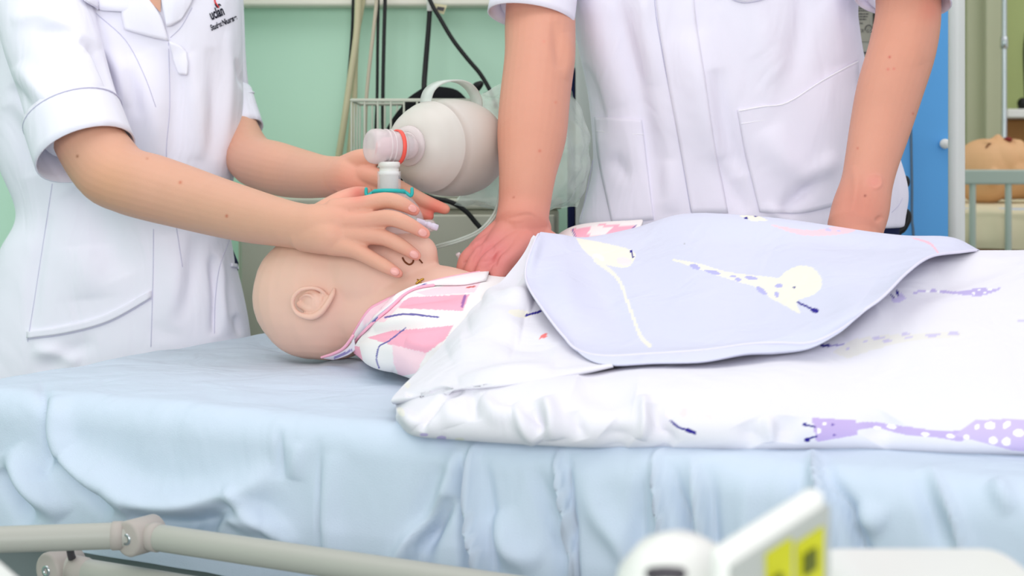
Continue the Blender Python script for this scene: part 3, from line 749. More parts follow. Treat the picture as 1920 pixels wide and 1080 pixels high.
o = mk('collar_tab', grid_geo(patch([[(606, 671, 1.90), (630, 664, 1.88), (650, 653, 1.86), (664, 636, 1.845)], [(625, 674, 1.90), (640, 670, 1.88), (655, 664, 1.865), (668, 655, 1.85)]], 8, 6)), M_gown, gown)
paint(o.data, (236, 228, 236), [('line', [(628, 670), (660, 656)], 2, (150, 140, 190))]); solid(o, .002, 0)

# ================================================================== RESUSCITATOR
res = empty('bag_valve_mask', tuple(mkp(.41, .19)), 'frosted hand resuscitator bag with clear face mask and handle strap', 'resuscitator')
ax = Vector((math.cos(math.radians(31)), math.sin(math.radians(31)), -.02)).normalized()
vc = at(722, 275, 1.93)                                   # valve centre
# squeeze bag: its end faces the camera, so its own axis turns further away than the valve's
bx_ = Vector((math.cos(math.radians(56)), math.sin(math.radians(56)), -.01)).normalized()
seamc = at(803, 275, 2.03)
b0 = seamc - bx_ * .046
prof = [(-.004, .016), (.001, .024), (.004, .034), (.010, .0435), (.020, .0520), (.034, .0592), (.0445, .0627), (.0455, .0640), (.0475, .0644), (.0485, .0638), (.060, .0666), (.080, .0695), (.100, .0706), (.125, .0695), (.145, .065), (.162, .057), (.178, .042), (.188, .025), (.194, .012), (.20, .012)]
mk('squeeze_bag', lathe(prof, b0, bx_, 64), M_bag, res)
nk = [vc + ax * .020, vc + ax * .032, b0 - bx_ * .012, b0 + bx_ * .002]
mk('bag_neck', tube(nk, [.0165, .0168, .0185, .0205], 32, 5, cap=False), M_clear2, res)
mk('neck_flange', lathe([(-.004, .020), (-.003, .0275), (.002, .0285), (.005, .024)], b0, bx_, 36), M_clear2, res)
# strap
hs = []
for px, py, t in [(800, 202, 2.035), (799, 186, 2.035), (806, 168, 2.04), (822, 156, 2.055), (845, 151, 2.07), (868, 155, 2.09), (884, 168, 2.105), (893, 186, 2.115), (894, 204, 2.12)]: hs.append(at(px, py, t))
V, Fc = [], []
A = catmull([tuple(p) for p in hs], 6); side = np.array([.83, -.56, 0]) * .0095
for k, p in enumerate(A): V += [tuple(p - side), tuple(p + side)]
Fc = [(2 * i, 2 * i + 1, 2 * i + 3, 2 * i + 2) for i in range(len(A) - 1)]
o = mk('handle_strap', (V, Fc), mat('strap_clear', (222, 228, 222), .3, .4, alpha=.72, var=.01), res); solid(o, .0025, 0)
# valve head
va = (-ax)
vprof = [(-.030, .0120), (-.028, .0185), (-.022, .0205), (-.012, .0215), (-.004, .0222), (.004, .0232), (.008, .0238), (.014, .0238), (.020, .0228), (.0235, .020), (.0245, .016), (.0248, .0004)]
valve = mk('valve', lathe(vprof, vc, va, 40), M_clear2, res)
mk('valve_ring', lathe([(-.0215, .0215), (-.021, .0236), (-.0165, .0240), (-.016, .0218)], vc, va, 40), M_red, res)
mk('valve_core', lathe([(-.020, .004), (-.02, .013), (.002, .013), (.006, .010), (.012, .008), (.0125, .0003)], vc, va, 24), mat('pink_valve', (238, 190, 196), .4, .3, alpha=.9, var=.02), res)
mk('ridge', lathe([(-.0085, .0223), (-.008, .0236), (-.0065, .0236), (-.006, .0224)], vc, va, 40), M_clear2, valve)
mk('ridge', lathe([(-.002, .0226), (-.0015, .0240), (.0005, .0240), (.001, .0228)], vc, va, 40), M_clear2, valve)
mk('lettering', tube([vc + va * .0252 + Vector(p) for p in [(.010, -.002, -.010), (.012, -.003, -.003), (.0125, -.004, .004)]], .0009, 6, 3), M_red, valve)
# connector and mask
cp = at(730, 300, 1.925)
def vert(pxc, prof, Y=1.925):     # prof = (py, radius px)
    base = at(pxc, prof[0][0], Y)
    return lathe([((prof[0][0] - py) / F * Y * -1, r / F * Y) for py, r in prof], base, (0, 0, -1), 32)
mk('connector', vert(729.5, [(303, 16), (304, 20), (305, 20.5), (313, 20.5), (314, 18.2), (322, 18.2), (323, 19.6), (328, 19.6), (329, 17.8), (353, 17.2), (354, 12), (354, .3)]), M_white, res)
mask = mk('mask', vert(729.5, [(321, 21.5), (322, 22), (354, 22), (358, 24), (364, 34), (374, 46), (386, 55), (400, 62), (413, 66), (422, 68), (427, 72)], 1.92), M_clear, res)
cush = []
for k in range(20):
    a = 2 * math.pi * k / 20; p = at(729, 428, 1.92) + U * (.058 * math.cos(a)) + Nn * (.044 * math.sin(a)) + Vector((0, 0, .004 * math.cos(a)))
    cush.append(p)
mk('mask_cushion', tube(cush, .0085, 14, 3, closed=True), mat('cushion_clear', (238, 226, 226), .2, .5, alpha=.45, var=.01), mask)
hk = []
ring = [at(729.5, 361, 1.92) + Vector((.0215 * math.cos(a), .0215 * math.sin(a), .003 * abs(math.sin(a)))) for a in np.linspace(0, 2 * math.pi, 24, endpoint=False)]
hg = [tube(ring, .0022, 10, 2, closed=True, flat=(1, 1.2))]
for s in (-1, 1):
    hg.append(tube([at(729.5 + s * 26, 357, 1.915), at(729.5 + s * 33, 362, 1.915), at(729.5 + s * 40, 367, 1.915), at(729.5 + s * 43, 363, 1.915), at(729.5 + s * 43, 354, 1.915)], [.002, .0022, .0024, .0024, .0022], 8, 3))
mk('hook_ring', join(*hg), M_teal, mask)
pa = (at(806, 420, 1.90) - at(770, 408, 1.90)).normalized()
mk('inflation_port', lathe([(0, .004), (.010, .0042), (.011, .0032), (.014, .0032), (.015, .0042), (.019, .0042), (.020, .0036), (.022, .0045), (.029, .0042), (.0295, .0026), (.030, .0003)], at(781, 414, 1.868), pa, 18), mat('lilac_clear', (222, 212, 230), .15, .6, alpha=.75, var=.02), mask)
# oxygen tubing (twin bore)
tp = [(938, 350, 2.06), (934, 378, 2.03), (924, 404, 2.0), (898, 432, 1.995), (860, 449, 1.985), (822, 460, 1.985), (799, 469, 1.995), (786, 484, 2.01)]
for dy in (0, 4.5):
    mk('oxygen_tube', tube([at(a + dy * .6, b + dy * .7, c) for a, b, c in tp], .0021, 10, 6), mat('tube_clear', (206, 218, 208), .15, .6, alpha=.6, var=.02), res)
# reservoir film bag behind the arm
rb = empty('tmp2', (0, 0, 0), 'x', 'x'); bpy.data.objects.remove(rb)
rows = [
    [(905, 172, 2.20), (940, 160, 2.22), (1000, 150, 2.24), (1060, 165, 2.25), (1078, 190, 2.25)],
    [(885, 215, 2.16), (935, 200, 2.15), (1000, 195, 2.16), (1070, 205, 2.19), (1094, 225, 2.24)],
    [(890, 270, 2.15), (940, 260, 2.13), (1010, 255, 2.13), (1080, 265, 2.17), (1106, 275, 2.23)],
    [(880, 325, 2.17), (930, 325, 2.13), (1010, 325, 2.13), (1078, 330, 2.17), (1098, 335, 2.23)],
    [(865, 365, 2.19), (920, 375, 2.17), (1000, 385, 2.17), (1060, 380, 2.19), (1086, 375, 2.24)],
    [(852, 378, 2.22), (900, 385, 2.22), (990, 402, 2.22), (1045, 392, 2.23), (1080, 384, 2.25)],
]
G = patch(rows, 16, 14)
Gb = G.copy(); Gb[:, :, 1] = 2 * 2.24 - G[:, :, 1] * .98 - .045
fr = mk('reservoir_bag', join(grid_geo(G), grid_geo(Gb)), M_film, res)
rumple(fr.data, .012, 16, 4); rumple(fr.data, .006, 40, 8)

# ================================================================== THINGS BY THE WALL
lk = empty('bedside_locker', tuple(at(745, 0, 2.8) * 0 + Vector((xat(745, 2.8), 2.78, 0))), 'low grey-olive locker standing against the green wall', 'locker')
x0, x1, zt2 = xat(446, 2.7), xat(1048, 2.7), zat(372, 2.7)
o = mk('body', boxc(x0, x1, 2.70, 2.95, .06, zt2 - .02), M_cab, lk, smooth=False); bevel(o, .006)
o = mk('top', boxc(x0 - .006, x1 + .006, 2.688, 2.955, zt2 - .02, zt2), M_cab, lk, smooth=False); bevel(o, .005)
xm = (x0 + x1) / 2
for k, (a, b) in enumerate(((x0 + .008, xm - .003), (xm + .003, x1 - .008))):
    dr = mk('door', boxc(a, b, 2.684, 2.70, .08, zt2 - .03), M_cab, lk, smooth=False); bevel(dr, .004)
    hx = b - .03 if k == 0 else a + .03
    mk('handle', tube([(hx, 2.684, .62), (hx, 2.668, .625), (hx, 2.668, .715), (hx, 2.684, .72)], .004, 8, 4), M_steel, dr)
mk('plinth', boxc(x0 + .02, x1 - .02, 2.72, 2.94, 0, .06), M_frame, lk, smooth=False)

bk = empty('wire_basket', (xat(780, 2.78), 2.78, zt2), 'pale enamelled wire basket with a black pouch in it', 'basket')
bx0, bx1, by0, by1, bz0, bz1 = xat(659, 2.71), xat(905, 2.71), 2.71, 2.86, zt2 + .004, zat(188, 2.71)
def loop(z, r, inset=0): return tube([(bx0 + inset, by0 + inset, z), (bx1 - inset, by0 + inset, z), (bx1 - inset, by1 - inset, z), (bx0 + inset, by1 - inset, z), (bx0 + inset, by0 + inset, z)], r, 8, 1)
mk('rim', loop(bz1, .0034), M_wire, bk); mk('base_ring', loop(bz0, .003), M_wire, bk)
nw = 11
for i in range(nw):
    xx = bx0 + (bx1 - bx0) * i / (nw - 1)
    for yy in (by0, by1): mk('wire', tube([(xx, yy, bz0), (xx, yy, bz1)], .0022, 6, 1), M_wire, bk)
    mk('wire', tube([(xx, by0, bz0), (xx, by1, bz0)], .0022, 6, 1), M_wire, bk)
for yy in (by0 + .05, by0 + .1):
    for xx in (bx0, bx1): mk('wire', tube([(xx, yy, bz0), (xx, yy, bz1)], .0022, 6, 1), M_wire, bk)
# black pouch inside
rings = []
pts = [(714, 300, .02), (720, 262, .03), (737, 226, .045), (768, 186, .05), (805, 162, .05), (850, 166, .05), (880, 186, .045), (896, 178, .03)]
def pouch(py_lo):
    top = catmull([(p[0], p[1]) for p in pts], 5); R = []
    for q in top:
        c = at(q[0], q[1], 2.79); cz = bz0 + .012
        hgt = (c.z - cz) / 2; mid = Vector((c.x, 2.785, cz + hgt))
        R.append([mid + Vector((0, .048 * math.cos(a), hgt * math.sin(a) if abs(math.sin(a)) < 2 else 0)) for a in np.linspace(0, 2 * math.pi, 20, endpoint=False)])
    return loft(R)
o = mk('black_pouch', pouch(0), M_blackcloth); rumple(o.data, .006, 25, 2)
tag(o, 'slumped black fabric pouch sitting in the wire basket', 'pouch')
o = mk('cuff_bulb', tube([at(888, 172, 2.74), at(894, 163, 2.735), at(900, 158, 2.73)], [.006, .009, .007], 12, 4), M_black, o)
o = mk('specimen_cup', lathe([(0, .004), (0, .016), (.002, .017), (.045, .019), (.048, .0195), (.05, .018), (.05, .001)], (xat(686, 2.76), 2.752, bz0 + .006), (0, 0, 1), 20), M_green)
tag(o, 'small dark green cup in the corner of the wire basket', 'cup')

def cable(label, pts, rpx, mt, Y, cat='cable', name='cable', group=None):
    P = [at(p[0], p[1], p[2] if len(p) > 2 else Y) for p in pts]
    o = mk(name, tube(P, rpx / F * Y, 10, 6), mt); return tag(o, label, cat, group)
YC = 2.925
cable('thin black cable crossing behind the tan twin cables', [(664, -70, 2.94), (662, 0, 2.94), (660, 60, 2.943), (655, 125, 2.95), (646, 220, 2.96), (636, 300, 2.975), (628, 350, 2.99), (622, 460, 2.992), (600, 900, 2.992)], 2.8, M_black, 2.965)
cable('thick tan cable leaning left beside its twin', [(676, -70), (672, 0), (668, 70), (655, 160), (645, 230), (634, 300, 2.93), (629, 345, 2.962), (625, 400, 2.965), (616, 900, 2.965)], 6.5, M_tan, 2.918)
cable('tan cable hanging straight next to the wire basket', [(684, -70), (680, 0), (670, 60), (666, 120), (664, 190), (655, 290), (650, 380, 2.968), (648, 900, 2.968)], 5.5, M_tan, 2.938)
cable('thin beige cable drooping into the wire basket', [(708, -70), (706, 0), (700, 60), (692, 130), (686, 200), (684, 290), (684, 340)], 3.6, M_beige, 2.885)
cable('black cable hanging beside the beige cable', [(709, -70), (709, 20), (708, 90), (707, 180), (704, 250), (700, 335)], 3.0, M_black, 2.90)
cable('taut black cable hanging alone above the basket', [(722, -70), (722, 0), (720, 70), (718, 170), (718, 240), (720, 335)], 3.6, M_black, 2.885)
plug = empty('plug_lead', tuple(at(804, 20, 2.9)), 'thick black lead with a white plug and paper tag', 'cable')
mk('lead', tube([at(806, 16, 2.9), at(803, 60, 2.9), at(798, 120, 2.89), (at(795, 165, 2.87)), at(797, 200, 2.84)], [.0052, .0052, .0055, .0055, .005], 12, 6), M_black, plug)
mk('ferrule', lathe([(0, .005), (.001, .0065), (.03, .0068), (.04, .006), (.10, .006), (.10, .001)], at(806, 21, 2.9), (.02, 0, 1), 16), M_white, plug)
o = mk('paper_tag', grid_geo(np.array([[tuple(at(812, 6, 2.895)), tuple(at(838, 10, 2.89))], [tuple(at(811, 20, 2.895)), tuple(at(832, 27, 2.89))]])), mat('paper', (214, 206, 170), .8, .1, var=.05), plug, smooth=False); solid(o, .001)
o = mk('tag_print', grid_geo(np.array([[tuple(at(820, 12, 2.888)), tuple(at(834, 14, 2.884))], [tuple(at(819, 18, 2.888)), tuple(at(831, 21, 2.884))]])), M_dark, plug, smooth=False); solid(o, .0005)
cable('black cable slanting across the wall to the plastic film', [(780, -70), (806, 0), (826, 36), (850, 76), (878, 112), (900, 138), (919, 170), (930, 200)], 4.2, M_black, 2.872)
cable('loose black cable running below the resuscitator bag', [(716, 345, 2.66), (745, 350, 2.62), (776, 360, 2.6), (810, 371, 2.6), (845, 379, 2.6), (872, 395, 2.6), (890, 415, 2.6), (908, 440, 2.6), (930, 500, 2.62), (940, 640, 2.64), (942, 900, 2.64)], 4.6, M_black, 2.6)

# pale column with a navy strip
ec = empty('equipment_column', (xat(1096, 2.66), 2.75, 0), 'pale grey upright column with a navy strip behind the arm', 'column')
o = mk('body', boxc(xat(1079, 2.62), xat(1150, 2.62), 2.62, 2.68, 0, 1.6), mat('pale_grey', (206, 210, 206), .5, .3, var=.02), ec, smooth=False); bevel(o, .008)
o = mk('strip', boxc(xat(1066, 2.62), xat(1078, 2.62), 2.625, 2.68, 0, 1.25), M_navy, ec, smooth=False); bevel(o, .003)
# wall device with its rating label
wd = empty('wall_monitor', (xat(1600, 2.9), 2.94, 1.1), 'grey wall device with printed rating label behind the standing nurse', 'device')
o = mk('body', boxc(xat(1500, 2.85), xat(1641, 2.85), 2.86, 3.0, zat(135, 2.86), 1.62), mat('device_grey', (176, 172, 160), .5, .3, var=.03), wd, smooth=False); bevel(o, .008)
dvb = o
o = mk('groove', boxc(xat(1500, 2.85), xat(1640, 2.85), 2.857, 2.862, zat(100, 2.86), zat(97.5, 2.86)), M_dark, wd, smooth=False)
lab = mk('rating_label', boxc(xat(1590, 2.85), xat(1632, 2.85), 2.8585, 2.861, zat(78, 2.86), 1.45), M_label, wd, smooth=False)
for k, (y, a, b) in enumerate([(10.5, 1594, 1612), (15.5, 1596, 1628), (20, 1597, 1630), (26, 1600, 1629), (31, 1599, 1627), (36, 1600, 1625), (40, 1603, 1612), (43.5, 1604, 1618)]):
    xx = a
    while xx < b:
        l = random.uniform(2.5, 6.5); mk('print_line', boxc(xat(xx, 2.855), xat(min(b, xx + l), 2.855), 2.8572, 2.8586, zat(y + .9, 2.858), zat(y - .9, 2.858)), M_dark, lab, smooth=False); xx += l + 1.4
LB = bvh(lab)
print_text('ce_mark', 'CE', LB, (1609.5, 60.5), (1, 0), (0, -1), 8.5, M_dark, lab, .0008)
print_text('approval_mark', 'G', LB, (1624, 61), (1, 0), (0, -1), 8.5, M_dark, lab, .0008)
print_text('approval_mark', 'S', LB, (1631, 61), (1, 0), (0, -1), 8.5, M_dark, lab, .0008)
arc = [at(1623 + 6 + 7 * math.cos(t), 56 - 9 * math.sin(t), 2.857) for t in np.linspace(0, math.pi, 9)]
mk('approval_arc', tube(arc, .0008, 6, 2), M_dark, lab)
# a tall blue cupboard, its knob, the white post
wr = empty('blue_cupboard', (xat(1715, 2.82), 2.88, 0), 'tall cupboard with bright blue door and round white knob', 'cupboard')
cx0, cx1 = xat(1668, 2.8), xat(1784, 2.8)
o = mk('carcass', boxc(cx0, cx1, 2.822, 2.995, .05, 1.95), M_white, wr, smooth=False); bevel(o, .003)
dr = mk('door', boxc(cx0 + .001, cx1 - .001, 2.80, 2.82, .06, 1.94), M_blue, wr, smooth=False); bevel(dr, .002)
mk('plinth', boxc(cx0 + .01, cx1 - .01, 2.85, 2.99, 0, .05), M_frame, wr, smooth=False)
mk('knob', lathe([(0, .005), (.006, .0048), (.009, .008), (.013, .0098), (.018, .0098), (.0215, .007), (.0225, .0003)], at(1771, 270, 2.80), (-.25, -1, 0), 24), M_white, dr)
up = mk('upright_post', tube([(xat(1793.5, 2.55), 2.55, 0), (xat(1793.5, 2.55), 2.55, .9), (xat(1793.5, 2.55), 2.55, 2.75)], .0145, 24, 6, cap=False), mat('post_white', (222, 224, 220), .4, .4, var=.01))
tag(up, 'white enamelled upright post beside the blue cupboard', 'post')
cable('thin grey cable hanging down the blue door', [(1708, 240), (1709, 300), (1710, 350), (1710, 410), (1713, 450), (1714, 600), (1714, 980)], 2.4, mat('grey_cable', (96, 118, 140), .5, .3, var=.04), 2.79)
ch = empty('black_armchair_frame', (xat(1680, 2.7), 2.7, 0), 'black tubular chair arm behind the standing nurse', 'chair')
mk('arm_tube', tube([at(1676, 404, 2.5), at(1690, 394, 2.5), at(1701, 400, 2.5), (at(1702, 412, 2.5)), at(1694, 428, 2.5), at(1680, 446, 2.5), at(1672, 520, 2.5), at(1672, 900, 2.5)], .0062, 12, 6), M_black, ch)
mk('arm_knob', ellipsoid(at(1698, 341, 2.5), (.0075, .0075, .011)), M_black, ch)
mk('back_tube', tube([at(1688, 320, 2.52), at(1694, 341, 2.505), at(1690, 400, 2.5)], .004, 10, 4), M_black, ch)
mk('seat', box((xat(1672, 2.5) - .15, 2.62, .42), (.34, .2, .05)), M_blackcloth, ch, smooth=False)
for dx in (-.30, 0): mk('leg', tube([(xat(1672, 2.5) + dx, 2.70, .42), (xat(1672, 2.5) + dx, 2.70, .0098)], .01, 10, 2), M_black, ch)

# ================================================================== FAR BAY
cot = empty('hospital_cot', (1.35, 4.1, 0), 'pale green-grey barred hospital cot in the far bay', 'bed')
zc = zat(386, 4.0); ca, cb = 1.18, 2.6
o = mk('mattress', boxc(ca, cb, 3.90, 4.55, zc - .10, zc - .004), M_whitesheet, cot, smooth=False); bevel(o, .025, 4)
o = mk('base', boxc(ca, cb, 3.90, 4.56, zc - .17, zc - .104), M_wood, cot, smooth=False); bevel(o, .006)
o = mk('top_rail', boxc(ca - .02, cb + .02, 3.83, 3.855, zat(346, 3.83), zat(318, 3.83)), M_cot, cot, smooth=False); bevel(o, .006)
o = mk('bottom_rail', boxc(ca - .02, cb + .02, 3.832, 3.853, zc - .20, zc - .165), M_cot, cot, smooth=False); bevel(o, .005)
xx = xat(1824, 3.84); k = 0
while xx < cb:
    mk('bar', tube([(xx, 3.842, zc - .18), (xx, 3.842, zat(344, 3.83))], .0088, 14, 2), M_cot, cot); xx += (1891 - 1824) / F * 3.84
for xx in (ca, cb):
    for yy in (3.86, 4.52): mk('leg', tube([(xx, yy, .0175), (xx, yy, zc - .1)], .018, 12, 2), M_cot, cot)
rows = [[(1770, 470, 3.885), (1850, 466, 3.88), (1940, 470, 3.885), (2040, 466, 3.885)], [(1770, 440, 3.88), (1850, 445, 3.872), (1940, 438, 3.88), (2040, 440, 3.88)], [(1770, 412, 3.885), (1850, 410, 3.88), (1940, 414, 3.885), (2040, 410, 3.885)], [(1770, 395, 3.90), (1850, 393, 3.90), (1940, 394, 3.90), (2040, 393, 3.90)], [(1770, 384, 4.02), (1850, 384, 4.02), (1940, 384, 4.02), (2040, 384, 4.02)], [(1770, 370, 4.5), (1850, 370, 4.5), (1940, 370, 4.5), (2040, 370, 4.5)]]
o = mk('cot_sheet', grid_geo(patch(rows, 10, 8)), M_creamsheet); rumple(o.data, .006, 9, 5); solid(o, .002)
tag(o, 'cream and white sheet on the far cot mattress', 'sheet')
fm = empty('adult_manikin', tuple(at(1862, 386, 4.12)), 'tan adult training manikin lying open-mouthed in the far cot', 'manikin')
k = 4.12 / F
def fp(px, py, dy=0): return at(px, py, 4.12) + Vector((0, dy, 0))
g = [ellipsoid(fp(1845, 322), (58 * k, .078, 62 * k)), ellipsoid(fp(1870, 305), (50 * k, .068, 44 * k)), ellipsoid(fp(1900, 300), (30 * k, .055, 34 * k)),
     ellipsoid(fp(1871, 262), (9 * k, .014, 11 * k)), ellipsoid(fp(1864, 266), (14 * k, .01, 8 * k)), ellipsoid(fp(1908, 274), (13 * k, .03, 13 * k)), ellipsoid(fp(1883, 266), (8 * k, .03, 6 * k)), ellipsoid(fp(1899, 266), (7 * k, .028, 6 * k)), ellipsoid(fp(1845, 268), (16 * k, .05, 8 * k)),
     tube([fp(1890, 330), fp(1930, 335), fp(1975, 335)], [.07, .06, .07], 20, 5), tube([fp(1960, 328), fp(2040, 324), fp(2200, 324)], [.075, .088, .088], 20, 5, flat=(1.4, 1), ref=(0, 0, 1)),
     ellipsoid(fp(1846, 332, -.078), (12 * k, .012, 17 * k))]
hm = fuse(g, .0045, 4); o = link('body', hm, M_mani2, fm)
paint(o.data, (226, 177, 130), [])
FB = bvh(o)
mk('mouth', ellipsoid(cast(FB, 1891, 263)[0] + Vector((0, .006, .002)), (.011, .02, .008)), M_mouth, fm)
mk('eye_slit', tube([cast(FB, *p, .002)[0] for p in [(1849, 277), (1853, 272), (1856, 269)]], .0022, 8, 3), M_hole, fm)
dp = empty('drip_stand', (xat(1883, 4.6), 4.68, 0), 'chrome drip stand pole in front of the far ledge', 'stand')
mk('pole', tube([(xat(1883, 4.68), 4.68, .05), (xat(1883, 4.68), 4.68, 1), (xat(1883, 4.68), 4.68, 2.1)], .0085, 16, 4), M_steel, dp)
mk('collar', lathe([(-.02, .0095), (-.018, .012), (.018, .012), (.02, .0095)], (xat(1883, 4.68), 4.68, zat(80, 4.68)), (0, 0, 1), 16), M_steel, dp)
for kk in range(5):
    a = kk * 2 * math.pi / 5; mk('base_leg', tube([(xat(1883, 4.68), 4.68, .06), (xat(1883, 4.68) + .12 * math.cos(a), 4.68 + .12 * math.sin(a), .03)], .01, 10, 2), M_steel, dp)
o = mk('wall_clamp', join(ellipsoid(at(1917, 194, 4.90), (.017, .017, .02)), tube([at(1917, 194, 4.9), at(1913, 203, 4.9)], .008, 10, 2), tube([at(1925, 60, 4.9), at(1921, 100, 4.92), at(1924, 194, 4.9)], .006, 8, 3)), M_black)
tag(o, 'small black clamp resting on the white ledge', 'clamp')

# ================================================================== FOREGROUND
fg = empty('display_unit', tuple(at(1480, 1400, .62)), 'blurred white bedside display unit with yellow-green screen digits', 'display')
# a wedge-shaped head: long white top edge running back to the right, grey screen face below it
A0, A1 = at(1360, 1040, .60), at(1552, 918, .64)
dirx = (A1 - A0)
dn = Vector((0, 0, -1))
fz = .1585
back = Vector((-.007, .008, .001))
V = [A0, A1, Vector((A1.x, A1.y, .80)), Vector((A0.x, A0.y, .80)), A0 + back, A1 + back, Vector((A1.x + back.x, A1.y + back.y, .80)), Vector((A0.x + back.x, A0.y + back.y, .80))]
o = mk('casing', ([tuple(v) for v in V], [(0, 3, 2, 1), (4, 5, 6, 7), (0, 1, 5, 4), (3, 7, 6, 2), (0, 4, 7, 3), (1, 2, 6, 5)]), M_white, fg, smooth=False); bevel(o, .004, 3)
fn = dirx.cross(dn).normalized()
if fn.y > 0: fn = -fn
def onf(u_, v_, o_=.002): return A0 + dirx * u_ + dn * v_ + fn * o_
def plate(name, u0, u1, v0, v1, o_, mt, par): 
    V = [onf(u0, v0, o_), onf(u1, v0, o_), onf(u1, v1, o_), onf(u0, v1, o_)]; V += [p - fn * .002 for p in V]
    return mk(name, ([tuple(v) for v in V], [(0, 3, 2, 1), (4, 5, 6, 7), (0, 1, 5, 4), (3, 7, 6, 2), (0, 4, 7, 3), (1, 2, 6, 5)]), mt, par, smooth=False)
bz = plate('bezel', .04, .985, .006, .09, .002, M_bezel, fg)
plate('digit', .34, .58, .009, .085, .0035, M_lcd, bz); plate('digit', .63, .90, .013, .085, .0035, M_lcd, bz)
plate('digit_mark', .68, .80, .019, .028, .005, M_lcdd, bz); plate('digit_mark', .38, .46, .020, .07, .005, M_lcdd, bz)
kb = lathe([(-.068, .031), (-.05, .031), (-.02, .031), (0, .028), (.012, .020), (.018, .010), (.019, .0005)], at(1274, 1080, .66), (.05, -.2, 1), 28)
mk('knob', kb, M_white, fg); mk('knob_slot', tube([at(1222, 1076, .615), at(1248, 1074, .612), at(1275, 1076, .612)], .003, 8, 3), M_dark, fg)
rings = []
for t in np.linspace(0, 1, 9):
    px = 1500 + 480 * t
    rings.append(at(px, 0, .70))
o = mk('white_casing', boxc(xat(1540, .7), xat(1905, .8), .62, .80, .80, zat(1008, .80)), M_white, smooth=False); bevel(o, .03, 8)
tag(o, 'out-of-focus rounded white casing beside the display unit', 'casing')
TX0, TX1 = xat(1540, .7) - .12, xat(1905, .8) + .1
tb = empty('overbed_table', (.2, .70, 0), 'white overbed table carrying the display unit', 'table')
o = mk('table_top', boxc(TX0, TX1, .56, .88, .775, .798), M_white, tb, smooth=False); bevel(o, .006)
mk('column', tube([(TX1 - .05, .72, .06), (TX1 - .05, .72, .4), (TX1 - .05, .72, .775)], .022, 16, 4), M_rail, tb)
o = mk('base', boxc(TX0, TX1, .68, .76, .02, .06), M_rail, tb, smooth=False); bevel(o, .008)
tr = empty('white_trolley', (-.30, .70, 0), 'out-of-focus white trolley corner below the bed rail', 'trolley')
zt_ = CZ - .2139
V_ = [(-.50, .90, zt_), (-.327, .866, zt_), (-.228, .7165, zt_), (-.30, .60, zt_), (-.50, .60, zt_)]
V_ += [(a, b, zt_ - .02) for a, b, c in V_]
n_ = 5
o = mk('trolley_top', (V_, [tuple(range(4, -1, -1)), tuple(range(5, 10))] + [(i, (i + 1) % 5, 5 + (i + 1) % 5, 5 + i) for i in range(5)]), M_white, tr, smooth=False); bevel(o, .004)
for a, b in ((-.46, .64), (-.46, .84), (-.28, .72)): mk('leg', tube([(a, b, .0115), (a, b, .4), (a, b, zt_ - .018)], .012, 12, 2), M_rail, tr)

# ================================================================== PEOPLE
M_thread = mat('white_thread', (248, 246, 252), .7, .1, var=.01)
def limb(L, n=24, seg=5, flat=None, ref=(0, 0, 1)):
    """(px,py,Y,r px)"""
    return tube([at(*p[:3]) for p in L], [p[3] / F * p[2] for p in L], n, seg, True, flat, ref)
def torso_ring(py, L, R, D, Yc, n=64, pw=2.4):
    a, b = at(L, py, Yc), at(R, py, Yc); c = (a + b) / 2; hw = (b.x - a.x) / 2
    out = []
    for t in np.linspace(0, 2 * math.pi, n, endpoint=False):
        ct, st = math.cos(t), math.sin(t)
        out.append(c + Vector((hw * math.copysign(abs(ct) ** (2 / pw), ct), D * math.copysign(abs(st) ** (2 / pw), st), 0)))
    return out
def torso(rows, Yc, pw=2.4):
    A = catmull(np.array(rows, float), 6)
    return loft([torso_ring(r[0], r[1], r[2], r[3], (r[4] if len(r) > 4 else Yc), pw=pw) for r in A])
def nail(c, d, up, parent, s=1.0):
    d = d.normalized(); up = (up - d * up.dot(d)).normalized(); sd = d.cross(up)
    R = np.array([[d.x, sd.x, up.x], [d.y, sd.y, up.y], [d.z, sd.z, up.z]])
    return mk('fingernail', ellipsoid(c, (.0066 * s, .0050 * s, .0016 * s), R, 14, 8), M_nail, parent)
def tint_skin(me, base, spots):
    V = mesh_arrays(me); Q = pix(V); C = np.tile(lin(base), (len(V), 1))
    for (px, py, r, rgb, k) in spots:
        wv = (k * np.exp(-((Q[:, 0] - px) ** 2 + (Q[:, 1] - py) ** 2) / r ** 2))[:, None]
        C = C * (1 - wv) + lin(rgb) * wv
    set_tint(me, C)
def make_head(c, s=1.0, face=(0, -1, -.35)):
    f = Vector(face).normalized(); r = f.cross(Vector((0, 0, 1))).normalized(); u = r.cross(f)
    R = np.array([[r.x, f.x, u.x], [r.y, f.y, u.y], [r.z, f.z, u.z]])
    P = lambda a, b, d: c + (r * a + f * b + u * d) * s
    g = [ellipsoid(P(0, -.01, .03), (.075 * s, .095 * s, .095 * s), R), ellipsoid(P(0, .02, -.04), (.062 * s, .07 * s, .08 * s), R),
         ellipsoid(P(0, .06, -.095), (.028 * s, .025 * s, .022 * s), R), ellipsoid(P(0, .098, -.025), (.013 * s, .018 * s, .026 * s), R, 12, 8),
         ellipsoid(P(0, .082, -.062), (.024 * s, .014 * s, .010 * s), R, 12, 8), ellipsoid(P(0, .078, .022), (.045 * s, .014 * s, .012 * s), R, 12, 8)]
    for k in (-1, 1): g.append(ellipsoid(P(k * .076, -.005, -.01), (.010 * s, .02 * s, .032 * s), R, 12, 8))
    eyes = [ellipsoid(P(k * .031, .079, .0), (.012 * s, .010 * s, .009 * s), R, 12, 8) for k in (-1, 1)]
    hair = [ellipsoid(P(0, -.028, .045), (.084 * s, .096 * s, .092 * s), R), ellipsoid(P(0, -.07, -.03), (.07 * s, .05 * s, .07 * s), R)]
    return g, eyes, hair, P
def add_text_spots(): pass

